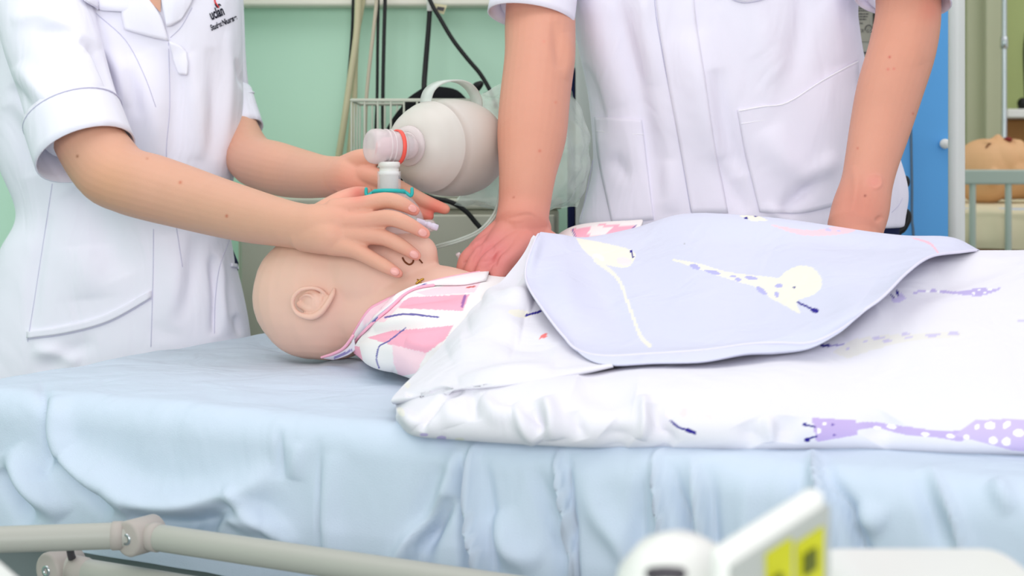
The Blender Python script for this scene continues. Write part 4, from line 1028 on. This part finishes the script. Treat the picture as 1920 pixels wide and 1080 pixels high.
def nurse(name, label, loc): return empty(name, loc, label, 'person')

# ------------------------------------------------------------------ seated-left nurse at the head of the bed
nw_ = nurse('person', 'nurse in white tunic holding the mask at the head of the bed', (xat(230, 2.42), 2.42, 0))
YW = 2.42
WT = [(-165, 215, 335, .07), (-125, 120, 400, .085), (-80, 40, 440, .105), (0, 8, 450, .12), (100, 2, 452, .125), (200, -6, 452, .127), (300, 2, 440, .118), (400, 36, 428, .106), (470, 4, 434, .112), (550, -18, 452, .122), (625, -36, 466, .127), (720, -50, 476, .127), (820, -50, 474, .122)]
tw = torso(WT, YW)
sl = [tube([at(70, -60, 2.32), at(92, 60, 2.27), at(116, 140, 2.235), at(137, 212, 2.20)], [.078, .074, .071, .071], 32, 6, True),
      tube([at(400, -70, 2.48), at(412, 20, 2.50), at(420, 110, 2.50), at(428, 180, 2.50)], [.05, .042, .039, .038], 28, 6, True)]
tm = fuse([tw] + sl, .0042, 8)
folds(tm, [(f[0], f[1], f[2] * 1.5) for f in [
    ([(150, 75), (180, 95), (200, 140), (216, 188)], 8, -.012), ([(195, 90), (225, 130), (238, 200)], 14, .006),
    ([(20, 40), (80, 30), (130, 60), (165, 95)], 14, .006), ([(60, 60), (120, 60), (160, 85)], 8, -.005), ([(30, 120), (90, 190), (110, 215)], 16, .006), ([(20, 160), (60, 215)], 12, -.005),
    ([(100, 90), (150, 130), (190, 175)], 18, .004), ([(10, 200), (40, 260), (60, 330)], 18, -.006),
    ([(315, 90), (330, 180), (322, 300)], 16, -.006), ([(350, 100), (372, 200), (370, 300)], 20, .006), ([(395, 90), (405, 190), (398, 300)], 14, -.005),
    ([(425, 60), (432, 160), (425, 280)], 10, .004), ([(255, 100), (285, 200), (300, 300)], 24, .006), ([(240, 130), (262, 220)], 10, -.004),
    ([(90, 400), (70, 500), (55, 620)], 12, -.004), ([(140, 350), (190, 430), (230, 520)], 36, -.008), ([(160, 460), (170, 560)], 40, .006),
    ([(320, 440), (330, 540), (310, 620)], 26, .006), ([(370, 440), (355, 540), (330, 610)], 16, -.005), ([(400, 480), (405, 560), (400, 630)], 8, -.010), ([(415, 470), (412, 560), (425, 630)], 10, .006),
    ([(440, 590), (450, 630)], 8, -.004), ([(60, 655), (110, 665), (150, 680)], 14, .007), ([(70, 700), (130, 660), (180, 640)], 16, -.005),
    ([(440, 110), (452, 150), (470, 175)], 6, -.004),
]])
rumple(tm, .003, 9, 12, (1, 1, .6))
tunic = link('tunic', tm, M_tunic, nw_)
TB = bvh(tunic)
# cuffs: open tubes
def cuff(name, c0, c1, r0, r1, parent, mt, n=40, tilt=None):
    ax_ = (c1 - c0).normalized(); s = ax_.cross(Vector((0, 1, 0))).normalized(); b = ax_.cross(s)
    rings = []
    for t in np.linspace(0, 1, 7):
        c = c0.lerp(c1, t); r = r0 * (1 - t) + r1 * t
        rings.append([c + s * (r * math.cos(a)) + b * (r * math.sin(a)) + (ax_ * (tilt(a) * t) if tilt else Vector()) for a in np.linspace(0, 2 * math.pi, n, endpoint=False)])
    o = mk(name, loft(rings, False), mt, parent); solid(o, .0025, 0); return o
c1 = cuff('sleeve_cuff', at(134, 214, 2.20), at(161, 290, 2.17), .0735, .0745, tunic, M_tunic)
mk('seam', tube([at(134, 216, 2.20) + Vector(p) for p in [(0, 0, 0)]] * 1 + [at(134, 216, 2.2)], .0001, 4, 1), M_stitch, tunic) if False else None
ax_ = (at(161, 290, 2.17) - at(134, 214, 2.20)).normalized(); s_ = ax_.cross(Vector((0, 1, 0))).normalized(); b_ = ax_.cross(s_)
mk('cuff_seam', tube([at(137, 220, 2.198) + s_ * (.0752 * math.cos(a)) + b_ * (.0752 * math.sin(a)) for a in np.linspace(0, 2 * math.pi, 32, endpoint=False)], .0011, 6, 2, closed=True), M_stitch, c1)
c2 = cuff('sleeve_cuff', at(428, 176, 2.50), at(447, 252, 2.47), .0400, .0440, tunic, M_tunic, tilt=lambda a: -.008 * math.cos(a))
mk('cuff_band', tube([at(430, 184, 2.497) + Vector((.0415 * math.cos(a), .0415 * math.sin(a), .010 * math.cos(a))) for a in np.linspace(0, 2 * math.pi, 32, endpoint=False)], .0018, 6, 2, closed=True), M_tunic, c2)
# seams, pocket, collar
for nm, pts in [('seam', [(98, 345), (85, 430), (68, 540), (52, 640)]), ('seam', [(288, 430), (287, 520), (283, 650)]), ('seam', [(180, 25), (235, 75), (270, 140), (292, 200)]),
                ('seam', [(360, 15), (340, 50), (320, 70)]), ('seam', [(430, 450), (412, 500), (404, 560), (402, 625)])]:
    seam(nm, TB, pts, M_stitch, tunic, .0007)
panel('pocket_welt', TB, [[(52, 622), (120, 612), (200, 590), (284, 545)], [(52, 634), (125, 624), (205, 602), (284, 558)]], M_tunic, tunic, .002, 24, 4, .004)
seam('pocket_stitch', TB, [(52, 636), (125, 626), (205, 604), (284, 560)], M_stitch, tunic, .0008, .002)
panel('pocket_welt', TB, [[(432, 494), (446, 496)], [(432, 500), (448, 504)]], M_tunic, tunic, .002, 6, 4, .003)
for rows_ in ([[(135, -40), (180, -35), (250, -35)], [(150, 0), (190, 8), (262, 5)], [(180, 20), (225, 22), (282, 25)]],
              [[(245, -30), (262, -20), (272, -8)], [(230, 20), (268, 25), (300, 30)], [(234, 56), (275, 68), (316, 78)]],
              [[(300, -20), (330, -30), (368, -40)], [(304, 10), (330, 5), (360, 0)], [(312, 50), (322, 48), (338, 38)]]):
    panel('collar', TB, rows_, M_tunic, tunic, .006, 12, 12, .003, .004)
panel('placket', TB, [[(316, 78), (335, 85), (348, 100)], [(325, 110), (340, 115), (352, 122)], [(340, 140), (346, 140), (352, 142)]], M_tunic, tunic, .007, 8, 10, .003)
seam('placket_edge', TB, [(316, 80), (318, 200), (312, 300), (330, 420), (342, 500)], M_stitch, tunic, .0007)
# logo
def word(body, p0, p1, h, slant, bend=lambda f: f, bold=.03):
    me_ = text_mesh(body, 1.0); Wd = mesh_arrays(me_)[:, 0].max(); bpy.data.meshes.remove(me_)
    dx, dy = p1[0] - p0[0], p1[1] - p0[1]
    print_text('logo_text', body, TB, p0, (dx, dy), (slant * h, -h), 1.0, M_ink, tunic, .0012, bend=lambda x: bend(x / Wd), bold=bold)
word('uclan', (396, 37.5), (420.5, 27), 25, -.38)
word('Student Nurse', (396, 57.5), (444, 36.5), 14.5, -.30, lambda f: f * .9 if f < .32 else (.288 + (f - .32) * .62 if f < .62 else .474 + (f - .62) * 1.384), .03)
for p in ([(402, 0), (403, 5), (406, 10)], [(404, 6), (407, 11), (409, 14)]): seam('logo_emblem', TB, p, M_inkred, tunic, .0014, .001)
for p in ([(405, 12), (403, 8)], [(409, 9), (407, 13)], [(413, 10), (410, 8)], [(406, 14), (410, 12)]): seam('logo_emblem', TB, p, M_ink, tunic, .0010, .001)
# trousers
o = mk('trousers', join(tube([(xat(150, YW), 2.42, .90), (xat(140, YW), 2.44, .5), (xat(135, YW), 2.46, .075)], [.10, .08, .07], 24, 6), tube([(xat(330, YW), 2.44, .90), (xat(335, YW), 2.46, .5), (xat(340, YW), 2.48, .075)], [.10, .08, .07], 24, 6)), M_navy, nw_)
# body: arms and hands carefully, the rest underneath
rA = [limb([(80, 20, 2.28, 52), (110, 120, 2.24, 54), (150, 232, 2.19, 62), (200, 312, 2.16, 67), (238, 338, 2.14, 63), (285, 352, 2.115, 63), (340, 368, 2.09, 60), (400, 386, 2.05, 56), (470, 405, 1.985, 51), (540, 420, 1.92, 44), (590, 428, 1.888, 43)], 28)]
def fingers(F_, Rr): return [limb([(a, b, c, r) for (a, b, c), r in zip(f, rr)], 14, 5) for f, rr in zip(F_, Rr)]
fR = [[(628, 398, 1.885), (676, 386, 1.872), (722, 376, 1.864), (752, 382, 1.862), (777, 395, 1.868)],
      [(632, 420, 1.875), (686, 415, 1.858), (730, 409, 1.846), (764, 420, 1.842), (797, 438, 1.848)],
      [(630, 440, 1.872), (682, 442, 1.856), (720, 446, 1.846), (752, 461, 1.842), (780, 479, 1.844)],
      [(622, 456, 1.868), (664, 468, 1.854), (698, 486, 1.844), (724, 500, 1.838), (747, 513, 1.838)]]
rr = [[27, 18.5, 16.0, 14.5, 10.5], [27, 18.5, 16, 14.5, 10.5], [26, 18, 15.5, 14, 10.5], [24, 17, 14.5, 13.0, 9.5]]
hR = fingers(fR, rr)
palm = [limb([(565, 424, 1.90, 41), (600, 424, 1.884, 42), (640, 418, 1.875, 33)], 24, 4), limb([(570, 436, 1.894, 36), (615, 442, 1.872, 36), (645, 448, 1.868, 27)], 24, 4),
        limb([(600, 412, 1.905, 32), (640, 382, 1.92, 24), (668, 366, 1.935, 17), (688, 362, 1.94, 12)], 16, 5)]
lA = [limb([(412, 60, 2.50, 34), (424, 160, 2.50, 36), (442, 235, 2.47, 39), (470, 296, 2.40, 47), (520, 316, 2.31, 50), (565, 326, 2.24, 46), (605, 331, 2.15, 40), (640, 330, 2.09, 37)], 26)]
fL = [[(655, 322, 2.07), (700, 330, 2.02), (748, 352, 1.995), (795, 377, 1.985), (834, 392, 1.985)],
      [(655, 336, 2.07), (700, 348, 2.03), (745, 374, 2.005), (780, 394, 1.99), (804, 405, 1.985)],
      [(655, 345, 2.07), (695, 364, 2.04), (735, 395, 2.02), (765, 420, 2.005), (780, 435, 2.0)],
      [(650, 350, 2.07), (685, 375, 2.05), (715, 405, 2.03), (735, 430, 2.02), (745, 445, 2.01)]]
rl = [[26, 18, 15, 13.5, 10.5], [26, 18, 15, 13.5, 10], [24, 17, 15, 13, 10], [22, 16, 14, 12, 9]]
hL = fingers(fL, rl) + [limb([(630, 330, 2.10, 34), (665, 328, 2.06, 38), (690, 340, 2.04, 28)], 22, 4), limb([(640, 322, 2.09, 28), (675, 304, 2.05, 25), (698, 297, 2.03, 17), (712, 293, 2.02, 13)], 16, 5)]
arms = [fuse(rA + hR + palm, .0019, 5), fuse(lA + hL, .0019, 5)]
hc = Vector((xat(270, 2.36), 2.36, 1.66))
hg_, eyes, hair, HP = make_head(hc, .95, (.55, -.6, -.5))
core = fuse([torso([(r[0], r[1] + 14, r[2] - 14, r[3] - .014) for r in WT], YW), tube([hc - Vector((0, 0, .05)), Vector((xat(272, 2.42), 2.42, 1.50)), Vector((xat(270, 2.42), 2.43, 1.42))], [.05, .052, .065], 20, 5)] + hg_ +
            [tube([(xat(150, YW), 2.42, .90), (xat(140, YW), 2.44, .5), (xat(135, YW), 2.46, .08), (xat(150, YW), 2.36, .046)], [.085, .06, .045, .04], 20, 6), tube([(xat(330, YW), 2.44, .90), (xat(335, YW), 2.46, .5), (xat(340, YW), 2.48, .08), (xat(352, YW), 2.38, .046)], [.085, .06, .045, .04], 20, 6)], .007, 3)
# bare skin in the V of the neckline
sk = np.zeros((6, 6, 3))
for i in range(6):
    for j in range(6):
        t = i / 5; pxa, pxb = 266 + (301 - 266) * t, 302 + (301 - 302) * t
        sk[i, j] = cast(TB, pxa + (pxb - pxa) * j / 5, -12 + 36 * t, .0045)[0]
gs = [mesh_geo(a) for a in arms] + [mesh_geo(core), grid_geo(sk)]
body = mk('body', join(*[(list(map(tuple, v)), list(map(tuple, f))) for v, f in gs]), M_skin, nw_)
SK = (217, 165, 141)
tint_skin(body.data, SK, [(660, 400, 40, (220, 150, 132), .35), (700, 440, 60, (218, 154, 136), .4), (777, 394, 16, (240, 150, 140), .6), (797, 438, 16, (240, 150, 140), .6), (780, 479, 16, (240, 150, 140), .6), (747, 513, 16, (240, 150, 140), .6),
    (820, 390, 26, (232, 120, 104), .7), (805, 405, 16, (228, 110, 98), .7), (690, 310, 40, (236, 160, 140), .5), (650, 345, 40, (240, 160, 145), .5), (672, 362, 14, (236, 130, 118), .7), (200, 340, 50, (226, 168, 132), .5),
    (338, 342, 3.0, (200, 110, 80), .9), (425, 405, 2.6, (190, 90, 60), .9), (145, 293, 2.4, (150, 90, 60), .9), (276, 297, 2.6, (200, 140, 110), .9), (360, 300, 3, (200, 120, 90), .8)])
mk('eye', join(*eyes), M_white, body); 
hm_ = fuse(hair, .006, 3); link('hair', hm_, M_hair, nw_)
WBV = bvh(arms[0])
for f, (px, py) in zip(fR, [(773, 391), (792, 436), (776, 477), (740, 509)]):
    p, n_ = cast(WBV, px, py, .0002)
    d_ = at(*f[-1]) - at(*f[-2]); nail(p, d_, n_, body)

# ------------------------------------------------------------------ nurse behind the bed
nm_ = nurse('person', 'nurse in white tunic pressing on the chest from behind the bed', (xat(1340, 2.36), 2.36, 0))
YM = 2.36
MTR = [(-345, 1280, 1400, .065), (-300, 1190, 1500, .085), (-240, 1100, 1610, .11), (-120, 1062, 1640, .13), (0, 1064, 1606, .135), (60, 1078, 1606, .135), (130, 1093, 1618, .135), (200, 1105, 1640, .135), (300, 1112, 1680, .132), (360, 1102, 1696, .132), (410, 1087, 1690, .134), (424, 1086, 1689, .134)]
tw = torso(MTR, YM, 2.6)
sl = [tube([at(1110, -215, 2.36), at(1060, -120, 2.31), at(1022, -50, 2.265), at(1004, -10, 2.25)], [.075, .068, .062, .058], 28, 6, True),
      tube([at(1600, -215, 2.36), at(1640, -130, 2.31), at(1670, -75, 2.24), at(1684, -45, 2.21)], [.075, .070, .066, .064], 28, 6, True)]
tm = fuse([tw] + sl, .0042, 8)
folds(tm, [(f[0], f[1], f[2] * 1.5) for f in [
    ([(1100, -80), (1120, 60), (1160, 200)], 30, .006), ([(1150, -80), (1165, 40), (1190, 140), (1215, 260), (1240, 380)], 20, -.009), ([(1200, -100), (1210, 20), (1225, 160)], 18, .005),
    ([(1100, 120), (1120, 200), (1130, 260)], 12, -.006), ([(1290, 60), (1320, 180), (1350, 300)], 34, .008), ([(1340, 130), (1360, 240), (1390, 330)], 18, -.009),
    ([(1380, -120), (1420, 40), (1450, 130), (1480, 200)], 34, .006), ([(1500, -140), (1505, 20), (1490, 110), (1460, 190)], 24, -.006), ([(1550, -120), (1560, 20), (1575, 120)], 24, .005),
    ([(1440, 240), (1470, 300), (1520, 340)], 26, .006), ([(1550, 320), (1500, 365), (1460, 405)], 14, -.010), ([(1570, 290), (1530, 330), (1500, 340)], 16, .008),
    ([(1340, 300), (1380, 370), (1400, 400)], 18, -.006), ([(1250, 300), (1260, 400)], 20, .005), ([(1150, 290), (1180, 340)], 14, -.005), ([(1430, 390), (1480, 410)], 12, .005),
]])
rumple(tm, .003, 9, 42, (1, 1, .6))
tunic = link('tunic', tm, M_tunic2, nm_); TB = bvh(tunic)
cuff('sleeve_cuff', at(1006, -34, 2.212), at(995, 34, 2.200), .0640, .0660, tunic, M_tunic2)
cuff('sleeve_cuff', at(1684, -60, 2.178), at(1692, 2, 2.165), .0680, .0690, tunic, M_tunic2, tilt=lambda a: .016 * math.cos(a))
for pts in ([(1226, -240), (1226, -20), (1240, 90), (1265, 220), (1296, 398)], [(1300, -240), (1300, -20), (1308, 100), (1316, 220)], [(1088, 420), (1100, 360), (1112, 300)]): seam('placket_seam', TB, pts, M_stitch, tunic, .0007)
panel('placket', TB, [[(1228, -250), (1262, -250), (1300, -250)], [(1228, -20), (1262, -20), (1300, -20)], [(1252, 150), (1290, 150), (1322, 150)], [(1272, 260), (1308, 260), (1338, 260)], [(1297, 400), (1330, 400), (1365, 400)]], M_tunic2, tunic, .0014, 10, 48, .0014)
panel('pocket', TB, [[(1116, 219), (1160, 221), (1203, 224)], [(1124, 300), (1170, 300), (1212, 300)], [(1148, 418), (1190, 416), (1226, 412)]], M_tunic2, tunic, .0018, 16, 24, .0016, .002)
seam('pocket_hem', TB, [(1120, 246), (1160, 250), (1206, 252)], M_thread, tunic, .0006, .003)
panel('pocket', TB, [[(1382, 206), (1430, 198), (1476, 190), (1540, 150), (1608, 112)], [(1398, 290), (1450, 290), (1500, 285), (1550, 270), (1606, 250)], [(1424, 398), (1460, 400), (1500, 400), (1540, 392), (1580, 380)]], M_tunic2, tunic, .0018, 28, 26, .0016, .003)
seam('pocket_hem', TB, [(1386, 208), (1430, 200), (1476, 192), (1540, 152), (1606, 116)], M_thread, tunic, .0010, .003)
seam('pocket_hem', TB, [(1390, 232), (1440, 224), (1490, 216)], M_thread, tunic, .0006, .003)
panel('chest_pocket', TB, [[(1362, -130), (1400, -130), (1440, -130)], [(1364, -60), (1402, -60), (1440, -60)], [(1368, -6), (1396, 5), (1440, -4)]], M_tunic2, tunic, .0018, 12, 14, .0016)
seam('pocket_hem', TB, [(1366, -6), (1378, 1), (1396, 5), (1420, 2), (1438, -4)], M_stitch, tunic, .0008, .002)
seam('side_stitch', TB, [(1672, 398), (1684, 386), (1692, 372)], M_stitch, tunic, .0006)
tr_ = fuse([torso([(395, 1096, 1682, .126), (450, 1094, 1680, .126), (560, 1092, 1676, .126), (660, 1100, 1660, .12)], YM, 2.6), tube([(xat(1240, YM), 2.38, .95), (xat(1235, YM), 2.40, .5), (xat(1235, YM), 2.43, .084)], [.12, .095, .08], 24, 6), tube([(xat(1520, YM), 2.38, .95), (xat(1510, YM), 2.40, .5), (xat(1512, YM), 2.43, .084)], [.12, .095, .08], 24, 6)], .006, 4)
o = link('trousers', tr_, M_navy, nm_)
rA = [limb([(1050, -140, 2.31, 42), (1016, -30, 2.25, 60), (1013, 40, 2.21, 66), (1012, 105, 2.15, 66), (1003, 185, 2.085, 66), (997, 255, 2.04, 65), (989, 325, 2.002, 54), (983, 385, 1.985, 49), (978, 420, 1.97, 50)], 28)]
fR = [[(960, 438, 1.965), (908, 464, 1.945), (880, 482, 1.935), (870, 502, 1.93), (868, 518, 1.93)],
      [(968, 445, 1.955), (920, 470, 1.925), (896, 488, 1.912), (885, 508, 1.905), (882, 521, 1.905)],
      [(975, 452, 1.945), (940, 478, 1.905), (918, 492, 1.89), (906, 512, 1.882), (903, 524, 1.882)],
      [(985, 455, 1.940), (965, 482, 1.895), (945, 498, 1.875), (932, 516, 1.868), (929, 528, 1.868)]]
rr = [[27, 20, 17, 15, 12], [27, 21, 18, 16, 12], [27, 22, 19, 16, 12], [26, 21, 18, 15, 12]]
hR = fingers(fR, rr) + [limb([(978, 410, 1.995, 48), (965, 440, 1.97, 44), (930, 468, 1.93, 28)], 24, 5), limb([(995, 425, 1.985, 40), (985, 458, 1.955, 38), (955, 482, 1.915, 26)], 22, 5), limb([(985, 432, 1.98, 36), (1018, 448, 1.965, 24), (1036, 454, 1.955, 17), (1042, 464, 1.95, 13)], 16, 5),
     limb([(955, 432, 1.985, 34), (915, 452, 1.96, 22), (890, 470, 1.945, 16)], 18, 5)]
lA = [limb([(1650, -140, 2.30, 42), (1694, -40, 2.2, 58), (1703, 20, 2.17, 60), (1692, 90, 2.14, 62), (1668, 170, 2.10, 61), (1650, 240, 2.07, 56), (1635, 300, 2.035, 50), (1625, 345, 2.01, 48), (1614, 390, 1.985, 53), (1603, 430, 1.965, 52)], 28)]
fL = [[(1590, 440, 1.955), (1570, 480, 1.94), (1560, 510, 1.93), (1560, 530, 1.94), (1568, 545, 1.955)], [(1600, 445, 1.955), (1585, 490, 1.935), (1578, 520, 1.925), (1580, 540, 1.935), (1586, 552, 1.95)], [(1612, 445, 1.955), (1605, 492, 1.935), (1600, 522, 1.925), (1602, 542, 1.935), (1606, 553, 1.95)], [(1622, 442, 1.96), (1622, 485, 1.94), (1620, 515, 1.93), (1621, 532, 1.94), (1623, 545, 1.952)]]
rl = [[24, 18, 16, 14, 11]] * 4
hL = fingers(fL, rl) + [limb([(1606, 420, 1.97, 48), (1604, 470, 1.945, 42)], 20, 4), limb([(1580, 430, 1.975, 28), (1550, 460, 1.98, 18), (1540, 490, 1.975, 14)], 14, 4)]
arms = [fuse(rA + hR, .0019, 5), fuse(lA + hL, .0019, 5)]
folds(arms[0], [([(905, 458), (893, 480), (884, 500)], 4, -.0025), ([(928, 462), (918, 480)], 4, -.002), ([(938, 470), (930, 485), (928, 500)], 4, -.004), ([(868, 492), (876, 490)], 2.5, -.0015), ([(898, 492), (918, 488), (924, 486)], 2.5, -.0015), ([(900, 504), (916, 502)], 2.5, -.0012), ([(895, 452), (886, 470)], 5, .002),
    ([(1064, 60), (1068, 110), (1060, 150)], 10, .004), ([(1040, 40), (1045, 90), (1050, 130)], 10, -.004), ([(950, 410), (990, 402), (1010, 412)], 3, -.0015), ([(955, 416), (985, 412)], 3, .001)])
folds(arms[1], [([(1628, 328), (1648, 330), (1652, 345), (1640, 354), (1628, 346), (1626, 334)], 3, .0015), ([(1700, 40), (1730, 120)], 20, .003), ([(1640, 415), (1655, 405)], 4, -.003), ([(1600, 310), (1606, 350), (1598, 400)], 8, .003)])
hc = Vector((xat(1345, 2.2), 2.18, 1.78))
hg_, eyes, hair, HP = make_head(hc, 1.03, (-.25, -.6, -.6))
core = fuse([torso([(r[0], r[1] + 16, r[2] - 16, r[3] - .016) for r in MTR + [(560, 1100, 1660, .12), (640, 1110, 1650, .11)]], YM, 2.6), tube([hc - Vector((0, -.02, .05)), Vector((xat(1342, 2.3), 2.28, 1.66)), Vector((xat(1340, 2.36), 2.36, 1.56))], [.058, .06, .08], 20, 5)] + hg_ +
            [tube([(xat(1240, YM), 2.38, 1.0), (xat(1235, YM), 2.40, .5), (xat(1235, YM), 2.43, .08), (xat(1235, YM), 2.31, .053)], [.11, .07, .05, .045], 20, 6), tube([(xat(1500, YM), 2.38, 1.0), (xat(1510, YM), 2.40, .5), (xat(1512, YM), 2.43, .08), (xat(1512, YM), 2.31, .053)], [.11, .07, .05, .045], 20, 6)], .007, 3)
gs = [mesh_geo(a) for a in arms] + [mesh_geo(core)]
body = mk('body', join(*gs), M_skin, nm_)
tint_skin(body.data, (211, 150, 128), [(920, 475, 75, (208, 118, 120), .85), (1000, 440, 50, (210, 126, 120), .6), (960, 400, 40, (212, 140, 120), .5), (1610, 390, 60, (204, 132, 114), .8), (1640, 340, 14, (228, 146, 136), .5), (1745, 20, 24, (216, 126, 108), .6), (1690, 60, 70, (214, 148, 124), .5), (940, 250, 30, (212, 146, 122), .5), (1640, 250, 40, (212, 150, 128), .5),
    (1668, 107, 2.5, (190, 90, 80), .9), (1665, 130, 2.5, (210, 110, 100), .8), (1676, 129, 2.2, (210, 110, 100), .8), (1712, 213, 2.2, (190, 100, 80), .8), (1622, 367, 2.4, (140, 70, 60), .9), (1012, 283, 2.8, (200, 110, 90), .8), (1042, 192, 2.8, (210, 130, 110), .8), (1020, 78, 3, (215, 140, 120), .8), (963, 370, 2, (170, 90, 70), .8), (1608, 278, 2, (190, 100, 80), .8)])
mk('eye', join(*eyes), M_white, body)
hm_ = fuse(hair, .006, 3); link('hair', hm_, M_hair, nm_)
# ring with a clear setting on the pressing hand is left out of sight; the small clear port beside it is a tubing stub
mk('tube_stub', lathe([(0, .003), (.001, .0042), (.005, .0042), (.006, .003), (.010, .0034), (.012, .0030), (.012, .0004)], at(866, 488, 1.945), (-.35, -.3, .6), 14), M_clear2, res)
